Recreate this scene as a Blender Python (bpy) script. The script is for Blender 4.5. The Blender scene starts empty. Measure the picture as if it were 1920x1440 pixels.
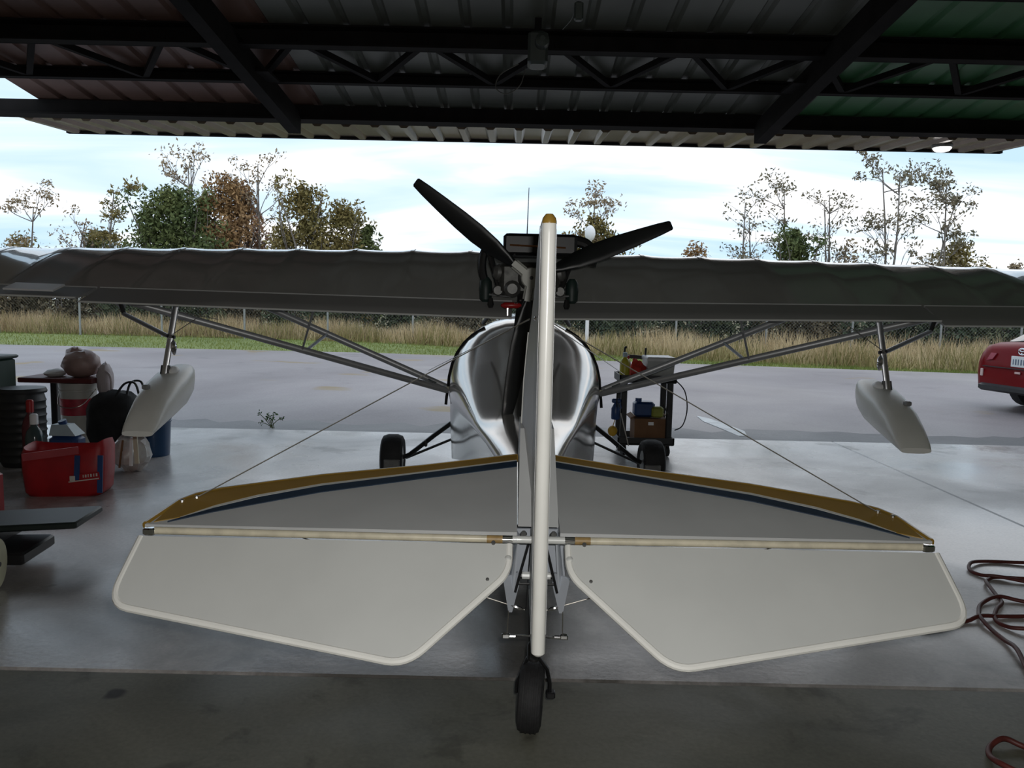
import bpy, bmesh, math, random
from mathutils import Vector, Matrix, Euler
random.seed(7)
sc = bpy.context.scene
COL = sc.collection

# ------------------------------------------------------------------ camera
F_PX, CAM_H = 1500.0, 1.4
PITCH = math.atan(156 / 1500.0)
ROLL = math.radians(1.25)
fw = Vector((0, math.cos(PITCH), -math.sin(PITCH)))
up = Vector((0, math.sin(PITCH), math.cos(PITCH)))
cr = math.cos(ROLL) * Vector((1, 0, 0)) + math.sin(ROLL) * up
cu = -math.sin(ROLL) * Vector((1, 0, 0)) + math.cos(ROLL) * up
camd = bpy.data.cameras.new('camera')
cam = bpy.data.objects.new('camera', camd)
COL.objects.link(cam)
camd.sensor_fit = 'HORIZONTAL'
camd.sensor_width = 36.0
camd.lens = 36.0 * F_PX / 1920.0
camd.clip_start = 0.05
camd.clip_end = 500
mw = Matrix((cr, cu, -fw)).transposed().to_4x4()
mw.translation = Vector((0, 0, CAM_H))
cam.matrix_world = mw
sc.camera = cam

def at(px, py, y):
    d = fw + (px - 960) / F_PX * cr + (720 - py) / F_PX * cu
    return Vector((0, 0, CAM_H)) + d * (y / d.y)

def gnd(px, py, z=0.0):
    d = fw + (px - 960) / F_PX * cr + (720 - py) / F_PX * cu
    return Vector((0, 0, CAM_H)) + d * ((z - CAM_H) / d.z)

# ------------------------------------------------------------------ world
w = bpy.data.worlds.new('overcast_sky')
sc.world = w
w.use_nodes = True
nt = w.node_tree
N, L = nt.nodes, nt.links
N.clear()
tc = N.new('ShaderNodeTexCoord')
sep = N.new('ShaderNodeSeparateXYZ')
L.new(tc.outputs['Generated'], sep.inputs[0])
add = N.new('ShaderNodeMath'); add.operation = 'ADD'; add.inputs[1].default_value = 0.13
ab = N.new('ShaderNodeMath'); ab.operation = 'ABSOLUTE'
L.new(sep.outputs['Z'], ab.inputs[0]); L.new(ab.outputs[0], add.inputs[0])
dx = N.new('ShaderNodeMath'); dx.operation = 'DIVIDE'
dy = N.new('ShaderNodeMath'); dy.operation = 'DIVIDE'
L.new(sep.outputs['X'], dx.inputs[0]); L.new(add.outputs[0], dx.inputs[1])
L.new(sep.outputs['Y'], dy.inputs[0]); L.new(add.outputs[0], dy.inputs[1])
cmb = N.new('ShaderNodeCombineXYZ')
L.new(dx.outputs[0], cmb.inputs[0]); L.new(dy.outputs[0], cmb.inputs[1])
mp = N.new('ShaderNodeMapping'); mp.inputs['Scale'].default_value = (0.42, 1.15, 1)
mp.inputs['Location'].default_value = (1.3, 0.4, 0)
L.new(cmb.outputs[0], mp.inputs[0])
nz = N.new('ShaderNodeTexNoise'); nz.inputs['Scale'].default_value = 1.0
nz.inputs['Detail'].default_value = 5; nz.inputs['Roughness'].default_value = 0.5
nz.inputs['Distortion'].default_value = 0.6
L.new(mp.outputs[0], nz.inputs['Vector'])
rp = N.new('ShaderNodeValToRGB')
e = rp.color_ramp.elements
e[0].position = 0.34; e[0].color = (0.37, 0.51, 0.64, 1)
e[1].position = 0.60; e[1].color = (0.80, 0.80, 0.81, 1)
m = e.new(0.47); m.color = (0.50, 0.60, 0.70, 1)
L.new(nz.outputs['Fac'], rp.inputs['Fac'])
bg = N.new('ShaderNodeBackground'); bg.inputs['Strength'].default_value = 1.22
L.new(rp.outputs[0], bg.inputs['Color'])
wo = N.new('ShaderNodeOutputWorld'); L.new(bg.outputs[0], wo.inputs[0])

# the compact camera's own flash: the glints on bolts and the white rudder come from it
fl = bpy.data.lights.new('flash', 'POINT')
fl.energy = 86
fl.color = (1.0, 0.985, 0.955)
fl.shadow_soft_size = 0.02
flo = bpy.data.objects.new('flash', fl)
flo.location = (0.05, 0.0, 1.46)
COL.objects.link(flo)

vs = sc.view_settings
vs.view_transform = 'Standard'
vs.look = 'None'
vs.exposure = 0.5
vs.gamma = 1.0
vs.use_curve_mapping = False

# ------------------------------------------------------------------ materials
MATS = {}
def pmat(name, base, rough=0.5, metal=0.0, var=0.12, scale=6.0, base2=None, bump=0.0, bscale=40.0, spec=0.5, coat=0.0, emit=0.0, alpha=1.0, trans=0.0, stretch=None):
    if name in MATS: return MATS[name]
    mt = bpy.data.materials.new(name)
    mt.use_nodes = True
    n, l = mt.node_tree.nodes, mt.node_tree.links
    p = n['Principled BSDF']
    t = n.new('ShaderNodeTexCoord')
    src = t.outputs['Object']
    if stretch:
        mpn = n.new('ShaderNodeMapping'); mpn.inputs['Scale'].default_value = stretch
        l.new(src, mpn.inputs[0]); src = mpn.outputs[0]
    z = n.new('ShaderNodeTexNoise')
    z.inputs['Scale'].default_value = scale
    z.inputs['Detail'].default_value = 4
    l.new(src, z.inputs['Vector'])
    r = n.new('ShaderNodeValToRGB')
    a = tuple(max(0, c * (1 - var)) for c in base)
    b = base2 if base2 else tuple(min(1, c * (1 + var)) for c in base)
    if base2: a = base
    r.color_ramp.elements[0].position = 0.35; r.color_ramp.elements[0].color = (*a, 1)
    r.color_ramp.elements[1].position = 0.65; r.color_ramp.elements[1].color = (*b, 1)
    l.new(z.outputs['Fac'], r.inputs['Fac'])
    l.new(r.outputs[0], p.inputs['Base Color'])
    p.inputs['Roughness'].default_value = rough
    p.inputs['Metallic'].default_value = metal
    p.inputs['Specular IOR Level'].default_value = spec
    p.inputs['Coat Weight'].default_value = coat
    p.inputs['Transmission Weight'].default_value = trans
    p.inputs['Alpha'].default_value = alpha
    if emit > 0:
        p.inputs['Emission Color'].default_value = (*base, 1)
        p.inputs['Emission Strength'].default_value = emit
    if bump > 0:
        z2 = n.new('ShaderNodeTexNoise'); z2.inputs['Scale'].default_value = bscale
        z2.inputs['Detail'].default_value = 3
        l.new(t.outputs['Object'], z2.inputs['Vector'])
        bp = n.new('ShaderNodeBump'); bp.inputs['Strength'].default_value = bump
        bp.inputs['Distance'].default_value = 0.01
        l.new(z2.outputs['Fac'], bp.inputs['Height'])
        l.new(bp.outputs[0], p.inputs['Normal'])
    MATS[name] = mt
    return mt

CONC_OFF = (0.0, 0.0, 0.0)
def ground_mat(name, c0, c1, stain, s_big, s_fine, rough0, rough1, stain_pos=0.62, bump=0.15, spots=None, off=(0, 0, 0), grime_shade=None):
    """concrete / asphalt: broad tone, blotchy stains, fine aggregate, damp patches that shine"""
    mt = bpy.data.materials.new(name); mt.use_nodes = True
    n, l = mt.node_tree.nodes, mt.node_tree.links
    p = n['Principled BSDF']
    t = n.new('ShaderNodeTexCoord')
    def noise(scale, detail=5, rg=0.55, dist=0.0, st=None):
        z = n.new('ShaderNodeTexNoise'); z.inputs['Scale'].default_value = scale
        z.inputs['Detail'].default_value = detail; z.inputs['Roughness'].default_value = rg
        z.inputs['Distortion'].default_value = dist
        if st:
            q = n.new('ShaderNodeMapping'); q.inputs['Scale'].default_value = st
            l.new(t.outputs['Object'], q.inputs[0]); l.new(q.outputs[0], z.inputs['Vector'])
        else:
            q = n.new('ShaderNodeMapping'); q.inputs['Location'].default_value = off
            l.new(t.outputs['Object'], q.inputs[0]); l.new(q.outputs[0], z.inputs['Vector'])
        return z.outputs['Fac']
    def ramp(f, p0, p1, k0, k1):
        r = n.new('ShaderNodeValToRGB')
        r.color_ramp.elements[0].position = p0; r.color_ramp.elements[0].color = (*k0, 1)
        r.color_ramp.elements[1].position = p1; r.color_ramp.elements[1].color = (*k1, 1)
        l.new(f, r.inputs['Fac']); return r.outputs[0]
    def mix(kind, fac, a, b):
        x = n.new('ShaderNodeMixRGB'); x.blend_type = kind
        if isinstance(fac, float): x.inputs[0].default_value = fac
        else: l.new(fac, x.inputs[0])
        l.new(a, x.inputs[1])
        if isinstance(b, tuple): x.inputs[2].default_value = (*b, 1)
        else: l.new(b, x.inputs[2])
        return x.outputs[0]
    c = ramp(noise(s_big, 6, 0.6, 0.8), 0.35, 0.65, c0, c1)
    st = ramp(noise(s_big * 2.6, 6, 0.62, 0.4), stain_pos, stain_pos + 0.09, (0, 0, 0), (1, 1, 1))
    sv = n.new('ShaderNodeMath'); sv.operation = 'MULTIPLY'; sv.inputs[1].default_value = 0.65
    l.new(st, sv.inputs[0])
    c = mix('MIX', sv.outputs[0], c, stain)
    if spots:
        so = ramp(noise(spots[0], 2, 0.5, 0.2, spots[2]), spots[1], spots[1] + 0.04, (0, 0, 0), (1, 1, 1))
        c = mix('MIX', so, c, spots[3])
    if grime_shade:   # dark ragged patches: grime, plus shade under the airplane painted into the colour
        for ox, oy, rx, ry, dk in grime_shade:
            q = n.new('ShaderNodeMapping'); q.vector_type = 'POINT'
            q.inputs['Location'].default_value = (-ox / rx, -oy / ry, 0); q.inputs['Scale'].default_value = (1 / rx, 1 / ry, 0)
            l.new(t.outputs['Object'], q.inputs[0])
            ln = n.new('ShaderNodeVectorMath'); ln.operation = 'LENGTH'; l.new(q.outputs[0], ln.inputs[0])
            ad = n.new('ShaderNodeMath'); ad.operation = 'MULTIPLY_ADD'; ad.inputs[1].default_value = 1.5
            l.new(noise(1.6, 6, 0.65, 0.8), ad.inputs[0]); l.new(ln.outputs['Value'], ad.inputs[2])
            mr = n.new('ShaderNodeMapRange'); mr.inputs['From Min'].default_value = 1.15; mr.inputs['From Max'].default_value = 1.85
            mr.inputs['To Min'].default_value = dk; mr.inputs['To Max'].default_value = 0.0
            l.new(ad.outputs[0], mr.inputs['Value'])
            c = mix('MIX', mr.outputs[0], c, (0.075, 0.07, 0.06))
    c = mix('MULTIPLY', 0.5, c, ramp(noise(s_fine, 2), 0.3, 0.7, (0.6, 0.6, 0.6), (1, 1, 1)))
    l.new(c, p.inputs['Base Color'])
    rr = ramp(noise(s_big * 1.3, 4, 0.5, 0.5), 0.4, 0.62, (rough0,) * 3, (rough1,) * 3)
    l.new(rr, p.inputs['Roughness'])
    p.inputs['Specular IOR Level'].default_value = 1.0 if rough0 < 0.3 else 0.5
    bp = n.new('ShaderNodeBump'); bp.inputs['Strength'].default_value = bump; bp.inputs['Distance'].default_value = 0.004
    l.new(noise(s_fine * 0.6, 3), bp.inputs['Height']); l.new(bp.outputs[0], p.inputs['Normal'])
    MATS[name] = mt
    return mt

M_CONC = ground_mat('worn_concrete', (0.42, 0.40, 0.39), (0.86, 0.82, 0.81), (0.16, 0.15, 0.14), 0.60, 60, 0.17, 0.40, 0.56, 0.12, off=CONC_OFF, grime_shade=((-0.15, 3.15, 1.25, 0.85, 0.92), (-2.1, 3.4, 1.5, 0.7, 0.55), (1.3, 3.0, 0.9, 0.35, 0.5), (-2.9, 5.6, 1.2, 0.8, 0.5)))
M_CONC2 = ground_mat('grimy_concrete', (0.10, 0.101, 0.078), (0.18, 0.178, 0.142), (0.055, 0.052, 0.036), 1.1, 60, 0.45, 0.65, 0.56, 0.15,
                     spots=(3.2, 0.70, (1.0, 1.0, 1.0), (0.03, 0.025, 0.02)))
M_ASPH = ground_mat('damp_asphalt', (0.21, 0.183, 0.19), (0.31, 0.275, 0.283), (0.145, 0.127, 0.133), 0.16, 40, 0.42, 0.62, 0.58, 0.25,
                    spots=(0.55, 0.65, (1.0, 1.2, 1.0), (0.26, 0.19, 0.10)))
M_LAWN = ground_mat('short_lawn', (0.15, 0.19, 0.05), (0.22, 0.26, 0.075), (0.21, 0.21, 0.08), 0.35, 30, 0.9, 0.95, 0.6, 0.4)
M_FIELD = ground_mat('rough_field', (0.12, 0.11, 0.05), (0.20, 0.17, 0.08), (0.06, 0.07, 0.03), 0.2, 20, 0.95, 0.95, 0.6, 0.4)
M_DIRT = pmat('joint_dirt', (0.05, 0.055, 0.035), 0.9, var=0.4, scale=12)
M_CREAM = pmat('cream_fabric_paint', (0.63, 0.64, 0.62), 0.32, var=0.03, scale=4, coat=0.25)
M_RUD = pmat('cream_rudder_paint', (0.88, 0.875, 0.83), 0.28, var=0.03, scale=9, coat=0.4)
M_GREYFIN = pmat('light_grey_paint', (0.50, 0.51, 0.51), 0.4, var=0.04, scale=4)
M_GOLD = pmat('gold_stripe_paint', (0.30, 0.18, 0.03), 0.33, var=0.08, scale=6, coat=0.3)
M_NAVY = pmat('navy_stripe_paint', (0.012, 0.028, 0.055), 0.35, var=0.1)
M_TAPE = pmat('brown_tape', (0.33, 0.22, 0.09), 0.45, var=0.2, scale=30)
M_HULL = pmat('polished_silver_hull', (0.60, 0.58, 0.55), 0.14, 0.72, var=0.03, scale=3)
M_ALU = pmat('brushed_aluminium', (0.60, 0.61, 0.63), 0.32, 1.0, var=0.08, scale=20)
M_ALUD = pmat('dull_cast_aluminium', (0.16, 0.16, 0.155), 0.5, 0.6, var=0.15, scale=20)
M_GUSS = pmat('satin_sheet_aluminium', (0.46, 0.49, 0.54), 0.35, 0.2, var=0.06)
M_CHROME = pmat('chrome', (0.85, 0.85, 0.86), 0.08, 1.0, var=0.03)
M_STRUT = pmat('grey_strut_paint', (0.30, 0.305, 0.31), 0.35, 0.4, var=0.06)
M_BLACK = pmat('black_paint', (0.010, 0.010, 0.011), 0.42, var=0.3, scale=8)
M_PROP = pmat('black_composite', (0.006, 0.007, 0.008), 0.38, var=0.3, scale=8)
M_RUBBER = pmat('tyre_rubber', (0.012, 0.012, 0.013), 0.75, var=0.25, scale=14, bump=0.3, bscale=60)
M_WING = pmat('wing_fabric', (0.44, 0.44, 0.42), 0.16, coat=1.0, spec=1.0, var=0.03, scale=3)
M_FLAP = pmat('flap_fabric', (0.30, 0.30, 0.295), 0.55, var=0.03, scale=3)
M_FLOAT = pmat('float_gelcoat', (0.82, 0.82, 0.78), 0.35, var=0.04, scale=4)
M_WHITE = pmat('white_plastic', (0.80, 0.80, 0.80), 0.4, var=0.04)
M_WIRE = pmat('steel_cable', (0.42, 0.40, 0.36), 0.35, 0.9, var=0.1)
M_RED = pmat('red_anodised', (0.32, 0.012, 0.012), 0.35, var=0.15)
M_COPPER = pmat('copper_pipe', (0.60, 0.26, 0.12), 0.3, 1.0, var=0.1)
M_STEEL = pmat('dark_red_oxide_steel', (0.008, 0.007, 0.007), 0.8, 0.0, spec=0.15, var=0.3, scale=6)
M_ROOFG = pmat('grey_roof_sheet', (0.12, 0.127, 0.11), 0.45, 0.3, var=0.15, scale=2)
M_ROOFN = pmat('green_roof_sheet', (0.055, 0.165, 0.07), 0.45, 0.2, var=0.15, scale=2)
M_ROOFB = pmat('brown_roof_sheet', (0.14, 0.082, 0.065), 0.45, 0.2, var=0.15, scale=2)
M_DOORS = pmat('brown_door_sheet', (0.19, 0.145, 0.105), 0.25, 0.5, var=0.15, scale=3)
M_WALL = pmat('beige_wall_sheet', (0.40, 0.36, 0.30), 0.5, 0.1, var=0.1, scale=1.5)
M_LAMP = pmat('lamp_glow', (1.0, 0.98, 0.95), 0.5, var=0.0, emit=2.5)

# ------------------------------------------------------------------ mesh builder
ORG = {}
class MB:
    def __init__(self):
        self.v = []; self.f = []
    def add(self, vs_, fs):
        o = len(self.v)
        self.v.extend([Vector(p) for p in vs_])
        self.f.extend([tuple(i + o for i in q) for q in fs])
        return self
    def box(self, c, s, rot=None):
        c = Vector(c); hx, hy, hz = s[0] / 2, s[1] / 2, s[2] / 2
        R = rot.to_matrix() if isinstance(rot, Euler) else (rot if rot else Matrix.Identity(3))
        p = [c + R @ Vector((x, y, z)) for x in (-hx, hx) for y in (-hy, hy) for z in (-hz, hz)]
        return self.add(p, [(0, 1, 3, 2), (4, 6, 7, 5), (0, 4, 5, 1), (2, 3, 7, 6), (0, 2, 6, 4), (1, 5, 7, 3)])
    def cbox(self, c, s, ch=0.01, rot=None):
        """box with chamfered edges (top/bottom outline cut and edges bevelled)"""
        c = Vector(c); hx, hy, hz = s[0] / 2, s[1] / 2, s[2] / 2
        R = rot.to_matrix() if isinstance(rot, Euler) else (rot if rot else Matrix.Identity(3))
        def ring(ax, ay, k, z):
            return [(ax - k, -ay, z), (ax, -ay + k, z), (ax, ay - k, z), (ax - k, ay, z), (-ax + k, ay, z), (-ax, ay - k, z), (-ax, -ay + k, z), (-ax + k, -ay, z)]
        rs = [ring(hx - ch, hy - ch, ch, -hz), ring(hx, hy, ch, -hz + ch), ring(hx, hy, ch, hz - ch), ring(hx - ch, hy - ch, ch, hz)]
        return self.loft([[c + R @ Vector(p) for p in r] for r in rs])
    def beam(self, a, b, wd, ht, upv=(0, 0, 1)):
        a, b = Vector(a), Vector(b); d = (b - a)
        y = d.normalized(); x = y.cross(Vector(upv))
        if x.length < 1e-4: x = y.cross(Vector((1, 0, 0)))
        x.normalize(); z = x.cross(y)
        R = Matrix((x, y, z)).transposed()
        return self.box((a + b) / 2, (wd, d.length, ht), R)
    def loft(self, rings, cap=True, close=True):
        n = len(rings[0]); vs_ = [p for r in rings for p in r]; fs = []
        for i in range(len(rings) - 1):
            for j in range(n if close else n - 1):
                k = (j + 1) % n
                fs.append((i * n + j, i * n + k, (i + 1) * n + k, (i + 1) * n + j))
        if cap:
            fs.append(tuple(range(n)))
            fs.append(tuple(reversed(range((len(rings) - 1) * n, len(rings) * n))))
        return self.add(vs_, fs)
    def tube(self, pts, r, n=8, flat=1.0, upv=None, cap=True):
        pts = [Vector(p) for p in pts]; rs = r if isinstance(r, (list, tuple)) else [r] * len(pts)
        rings = []; px = None
        for i, p in enumerate(pts):
            t = (pts[min(i + 1, len(pts) - 1)] - pts[max(i - 1, 0)]).normalized()
            if px is None:
                ref = Vector(upv) if upv else (Vector((0, 0, 1)) if abs(t.z) < 0.9 else Vector((1, 0, 0)))
                px = t.cross(ref).normalized()
            px = (px - t * px.dot(t)).normalized()
            q = t.cross(px)
            rings.append([p + rs[i] * (math.cos(a) * px + flat * math.sin(a) * q) for a in [2 * math.pi * k / n for k in range(n)]])
        return self.loft(rings, cap)
    def lathe(self, prof, c, axis=(0, 0, 1), n=16, cap=True):
        c = Vector(c); z = Vector(axis).normalized()
        x = z.cross(Vector((0, 1, 0)) if abs(z.y) < 0.9 else Vector((1, 0, 0))).normalized(); y = z.cross(x)
        rings = [[c + z * h + r * (math.cos(a) * x + math.sin(a) * y) for a in [2 * math.pi * k / n for k in range(n)]] for r, h in prof]
        return self.loft(rings, cap)
    def prism(self, poly, vec):
        poly = [Vector(p) for p in poly]; vec = Vector(vec); n = len(poly)
        fs = [tuple(range(n)), tuple(reversed(range(n, 2 * n)))]
        fs += [(i, (i + 1) % n, n + (i + 1) % n, n + i) for i in range(n)]
        return self.add(poly + [p + vec for p in poly], fs)
    def blob(self, c, r, nu=14, nv=9, jit=0.0, p=1.0, rot=None, seed=0):
        rnd = random.Random(seed); c = Vector(c); rings = []
        R = rot.to_matrix() if rot else Matrix.Identity(3)
        for i in range(nv):
            ph = -math.pi / 2 + math.pi * (i + 0.5) / nv
            row = []
            for k in range(nu):
                a = 2 * math.pi * k / nu
                def sp(v): return math.copysign(abs(v) ** p, v)
                q = Vector((sp(math.cos(ph)) * sp(math.cos(a)) * r[0], sp(math.cos(ph)) * sp(math.sin(a)) * r[1], sp(math.sin(ph)) * r[2]))
                row.append(c + R @ (q * (1 + jit * (rnd.random() - 0.5))))
            rings.append(row)
        return self.loft(rings)
    def build(self, name, mat, parent=None, label=None, cat=None, group=None, kind=None, sharp=32, fix=True, org=None):
        me = bpy.data.meshes.new(name)
        if org is not None: o0 = Vector(org)
        elif parent is not None: o0 = ORG.get(parent.name, Vector((0, 0, 0)))
        else:
            xs = [p.x for p in self.v]; ys = [p.y for p in self.v]; zs = [p.z for p in self.v]
            o0 = Vector(((min(xs) + max(xs)) / 2, (min(ys) + max(ys)) / 2, min(zs)))
        me.from_pydata([p - o0 for p in self.v], [], self.f)
        if fix:
            b = bmesh.new(); b.from_mesh(me); bmesh.ops.recalc_face_normals(b, faces=b.faces[:]); b.to_mesh(me); b.free()
        me.polygons.foreach_set('use_smooth', [True] * len(me.polygons))
        me.set_sharp_from_angle(angle=math.radians(sharp))
        me.update()
        for mm in (mat if isinstance(mat, (list, tuple)) else [mat]): me.materials.append(mm)
        o = bpy.data.objects.new(name, me); COL.objects.link(o)
        if parent is not None: o.parent = parent
        else: o.location = o0
        ORG[o.name] = o0
        return tag(o, label, cat, group, kind)

def tag(o, label=None, cat=None, group=None, kind=None):
    if label: o['label'] = label
    if cat: o['category'] = cat
    if group: o['group'] = group
    if kind: o['kind'] = kind
    return o

def thing(name, loc, label=None, cat=None, group=None, kind=None, rz=0.0, local=False):
    o = bpy.data.objects.new(name, None); COL.objects.link(o)
    o.empty_display_size = 0.1
    o.location = loc; o.rotation_euler = (0, 0, rz)
    ORG[o.name] = Vector((0, 0, 0)) if local else Vector(loc)
    return tag(o, label, cat, group, kind)

def clone(src, name, parent, loc=(0, 0, 0)):
    o = src.copy(); o.name = name; COL.objects.link(o); o.parent = parent; o.location = loc
    return o

def mir(p, ax):  # mirror about x = ax
    return Vector((2 * ax - p[0], p[1], p[2]))

def spline(pts, n=8):
    pts = [Vector(p) for p in pts]; out = []
    for i in range(len(pts) - 1):
        p0, p1, p2, p3 = pts[max(i - 1, 0)], pts[i], pts[i + 1], pts[min(i + 2, len(pts) - 1)]
        for k in range(n):
            t = k / n
            out.append(0.5 * ((2 * p1) + (p2 - p0) * t + (2 * p0 - 5 * p1 + 4 * p2 - p3) * t * t + (3 * p1 - p0 - 3 * p2 + p3) * t ** 3))
    out.append(pts[-1]); return out

def fillet(pts, n=6):
    """closed outline from (x, y, radius) corners"""
    out = []
    for i, (x_, y_, r) in enumerate(pts):
        p = Vector((x_, y_)); a = Vector(pts[i - 1][:2]); b = Vector(pts[(i + 1) % len(pts)][:2])
        if r <= 0: out.append((x_, y_)); continue
        d0, d1 = (a - p).normalized(), (b - p).normalized()
        p0, p1 = p + d0 * r, p + d1 * r
        for k in range(n + 1):
            t = k / n; q = p0 * (1 - t) ** 2 + p * 2 * t * (1 - t) + p1 * t * t
            out.append((q.x, q.y))
    return out

# ================================================================== SETTING
# ---- floor of concrete slabs with recessed joints
floor = thing('floor', (0, 0, 0), kind='structure')
def slab(x0, x1, y0, y1, mat):
    g, b, t = 0.006, 0.008, 0.16
    x0 += g; x1 -= g; y0 += g; y1 -= g
    r = lambda k, z: [(x0 + k, y0 + k, z), (x1 - k, y0 + k, z), (x1 - k, y1 - k, z), (x0 + k, y1 - k, z)]
    MB().loft([r(0, -t), r(0, -b), r(b, 0)]).build('slab', mat, floor)
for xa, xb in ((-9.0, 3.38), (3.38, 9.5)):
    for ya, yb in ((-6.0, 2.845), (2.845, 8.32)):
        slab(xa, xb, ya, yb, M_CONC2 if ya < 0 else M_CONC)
MB().box((0.25, 1.16, -0.10), (18.4, 14.2, 0.12)).build('joint_filler', M_DIRT, floor)
# ---- outside ground
MB().prism([(-60, 8.3, -0.02), (60, 8.3, -0.02), (60, 14.6, -0.02), (10.2, 18.2, -0.02), (-3.6, 20.7, -0.02), (-13.3, 20.8, -0.02), (-60, 23, -0.02)], (0, 0, -0.2)).build('asphalt_apron', M_ASPH, kind='structure', org=(0, 0, 0))
apron = bpy.data.objects['asphalt_apron']
rj = random.Random(3)
MB().prism([(-60, 8.325, -0.018), (60, 8.325, -0.018), (60, 9.0, -0.018)] + [(16 - .25 * q, 8.95 + rj.uniform(-.16, .22), -0.018) for q in range(120)] + [(-60, 9.0, -0.018)], (0, 0, -0.05)).build('shade_strip', ground_mat('shaded_asphalt', (0.15, 0.143, 0.147), (0.23, 0.22, 0.225), (0.10, 0.095, 0.10), 0.4, 45, 0.5, 0.65, 0.6, 0.25), apron, org=(0, 0, 0))  # band of shade by the raised door, painted as a darker asphalt strip
ma = [gnd(*q, z=-0.018) for q in ((1306, 780), (1330, 785), (1365, 797), (1396, 809), (1401, 818), (1386, 818), (1350, 803), (1318, 790))]
MB().prism(ma, (0, 0, 0.004)).build('paint_mark', pmat('white_road_paint', (0.62, 0.62, 0.62), 0.5, var=0.15), apron, org=(0, 0, 0))
MB().prism([(-90, 17.0, -0.09), (-13.3, 17.0, -0.05), (-3.6, 17.0, -0.05), (10.2, 12.0, -0.05), (90, 9.0, -0.05), (90, 19.0, -0.05), (10, 20.0, -0.05), (-4, 26.5, -0.05), (-90, 29.5, -0.05)], (0, 0, -0.05)).build('lawn_strip', M_LAWN, kind='structure', org=(0, 0, 0))
MB().prism([(-160, 14.0, -0.11), (160, 14.0, -0.11), (160, 140, -0.11), (-160, 140, -0.11)], (0, 0, -0.3)).build('field_ground', M_FIELD, kind='structure', org=(0, 0, 0))

# ---- roof: sloping sheets on purlins, bracing in the roof plane
ROOF_S = 0.115
def rz(y): return 3.31 + (8.2 - y) * ROOF_S
ceiling = thing('ceiling', (0, 2, 3.4), kind='structure')
XL, XR = -4.8, 6.6
def roof_sheet(x0, x1, mat):
    prof = []; n = int(round((x1 - x0) / 0.3)); st = (x1 - x0) / n
    for i in range(n):
        b = x0 + i * st
        prof += [(b, 0), (b + st * 0.72, 0), (b + st * 0.80, 0.028), (b + st * 0.92, 0.028)]
    prof.append((x1, 0))
    ya, yb = -6.0, 8.36
    low = [[Vector((x, y, rz(y) + h)) for x, h in prof] for y in (ya, yb)]
    top = [[p + Vector((0, 0, 0.012)) for p in r] for r in low]
    m_ = MB()
    rings = [low[0] + top[0][::-1], low[1] + top[1][::-1]]
    m_.loft(rings)
    m_.build('roof_panel', mat, ceiling)
x = XL
while x < XR - 0.01:
    roof_sheet(x, x + 0.95, M_ROOFB if x < -2.4 else (M_ROOFN if x > 2.7 else M_ROOFG))
    x += 0.95
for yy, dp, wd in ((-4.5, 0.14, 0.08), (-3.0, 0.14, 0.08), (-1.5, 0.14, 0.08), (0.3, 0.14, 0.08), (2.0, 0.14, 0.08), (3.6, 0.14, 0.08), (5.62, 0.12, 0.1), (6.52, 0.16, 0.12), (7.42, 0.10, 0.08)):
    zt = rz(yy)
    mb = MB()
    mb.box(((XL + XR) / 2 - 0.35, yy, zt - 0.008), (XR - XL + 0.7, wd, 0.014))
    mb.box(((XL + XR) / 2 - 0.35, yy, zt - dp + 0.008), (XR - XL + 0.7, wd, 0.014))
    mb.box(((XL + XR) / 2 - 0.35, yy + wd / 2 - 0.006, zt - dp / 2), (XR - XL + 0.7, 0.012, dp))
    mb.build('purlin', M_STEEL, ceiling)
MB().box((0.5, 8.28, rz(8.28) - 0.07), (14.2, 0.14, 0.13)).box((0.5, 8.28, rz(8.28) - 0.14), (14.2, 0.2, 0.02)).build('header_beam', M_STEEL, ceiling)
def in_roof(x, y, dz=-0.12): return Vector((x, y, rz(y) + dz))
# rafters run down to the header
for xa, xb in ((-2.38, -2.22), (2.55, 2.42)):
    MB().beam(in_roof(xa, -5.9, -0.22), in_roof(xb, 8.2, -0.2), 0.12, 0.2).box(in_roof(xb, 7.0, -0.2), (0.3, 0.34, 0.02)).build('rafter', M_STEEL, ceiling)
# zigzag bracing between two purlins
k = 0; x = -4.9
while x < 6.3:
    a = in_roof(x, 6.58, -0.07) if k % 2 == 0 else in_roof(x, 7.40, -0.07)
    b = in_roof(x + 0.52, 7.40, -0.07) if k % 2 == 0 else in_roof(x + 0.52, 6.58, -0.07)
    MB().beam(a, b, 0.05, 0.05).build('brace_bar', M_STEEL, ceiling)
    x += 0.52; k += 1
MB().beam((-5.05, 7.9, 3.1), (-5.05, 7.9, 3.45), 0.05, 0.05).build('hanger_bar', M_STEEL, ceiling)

# ---- folded-up door leaf projecting beyond the header
door = thing('door_1', (0.3, 8.9, 3.2), kind='structure')
dxa, dxb = -5.13, 5.52
nP = 12
for i in range(nP):
    x0 = dxa + (dxb - dxa) * i / nP; x1 = dxa + (dxb - dxa) * (i + 1) / nP
    prof = []
    for q in range(3):
        s = (x1 - x0) / 3; b = x0 + q * s
        prof += [(b, 0), (b + s * .2, 0), (b + s * .3, -0.03), (b + s * .5, -0.03), (b + s * .6, 0)]
    prof.append((x1, 0))
    lo = [[Vector((xx, y, z + h)) for xx, h in prof] for y, z in ((8.42, 3.165), (9.32, 3.215))]
    MB().loft([lo[0] + [p + Vector((0, 0, 0.06)) for p in lo[0][::-1]], lo[1] + [p + Vector((0, 0, 0.06)) for p in lo[1][::-1]]]).build('door_panel', M_DOORS, door)
MB().box(((dxa + dxb) / 2, 9.36, 3.235), (dxb - dxa, 0.06, 0.09)).build('edge_rail', M_STEEL, door)
MB().box(((dxa + dxb) / 2, 8.43, 3.245), (dxb - dxa, 0.05, 0.1)).build('edge_rail', M_STEEL, door)

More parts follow.
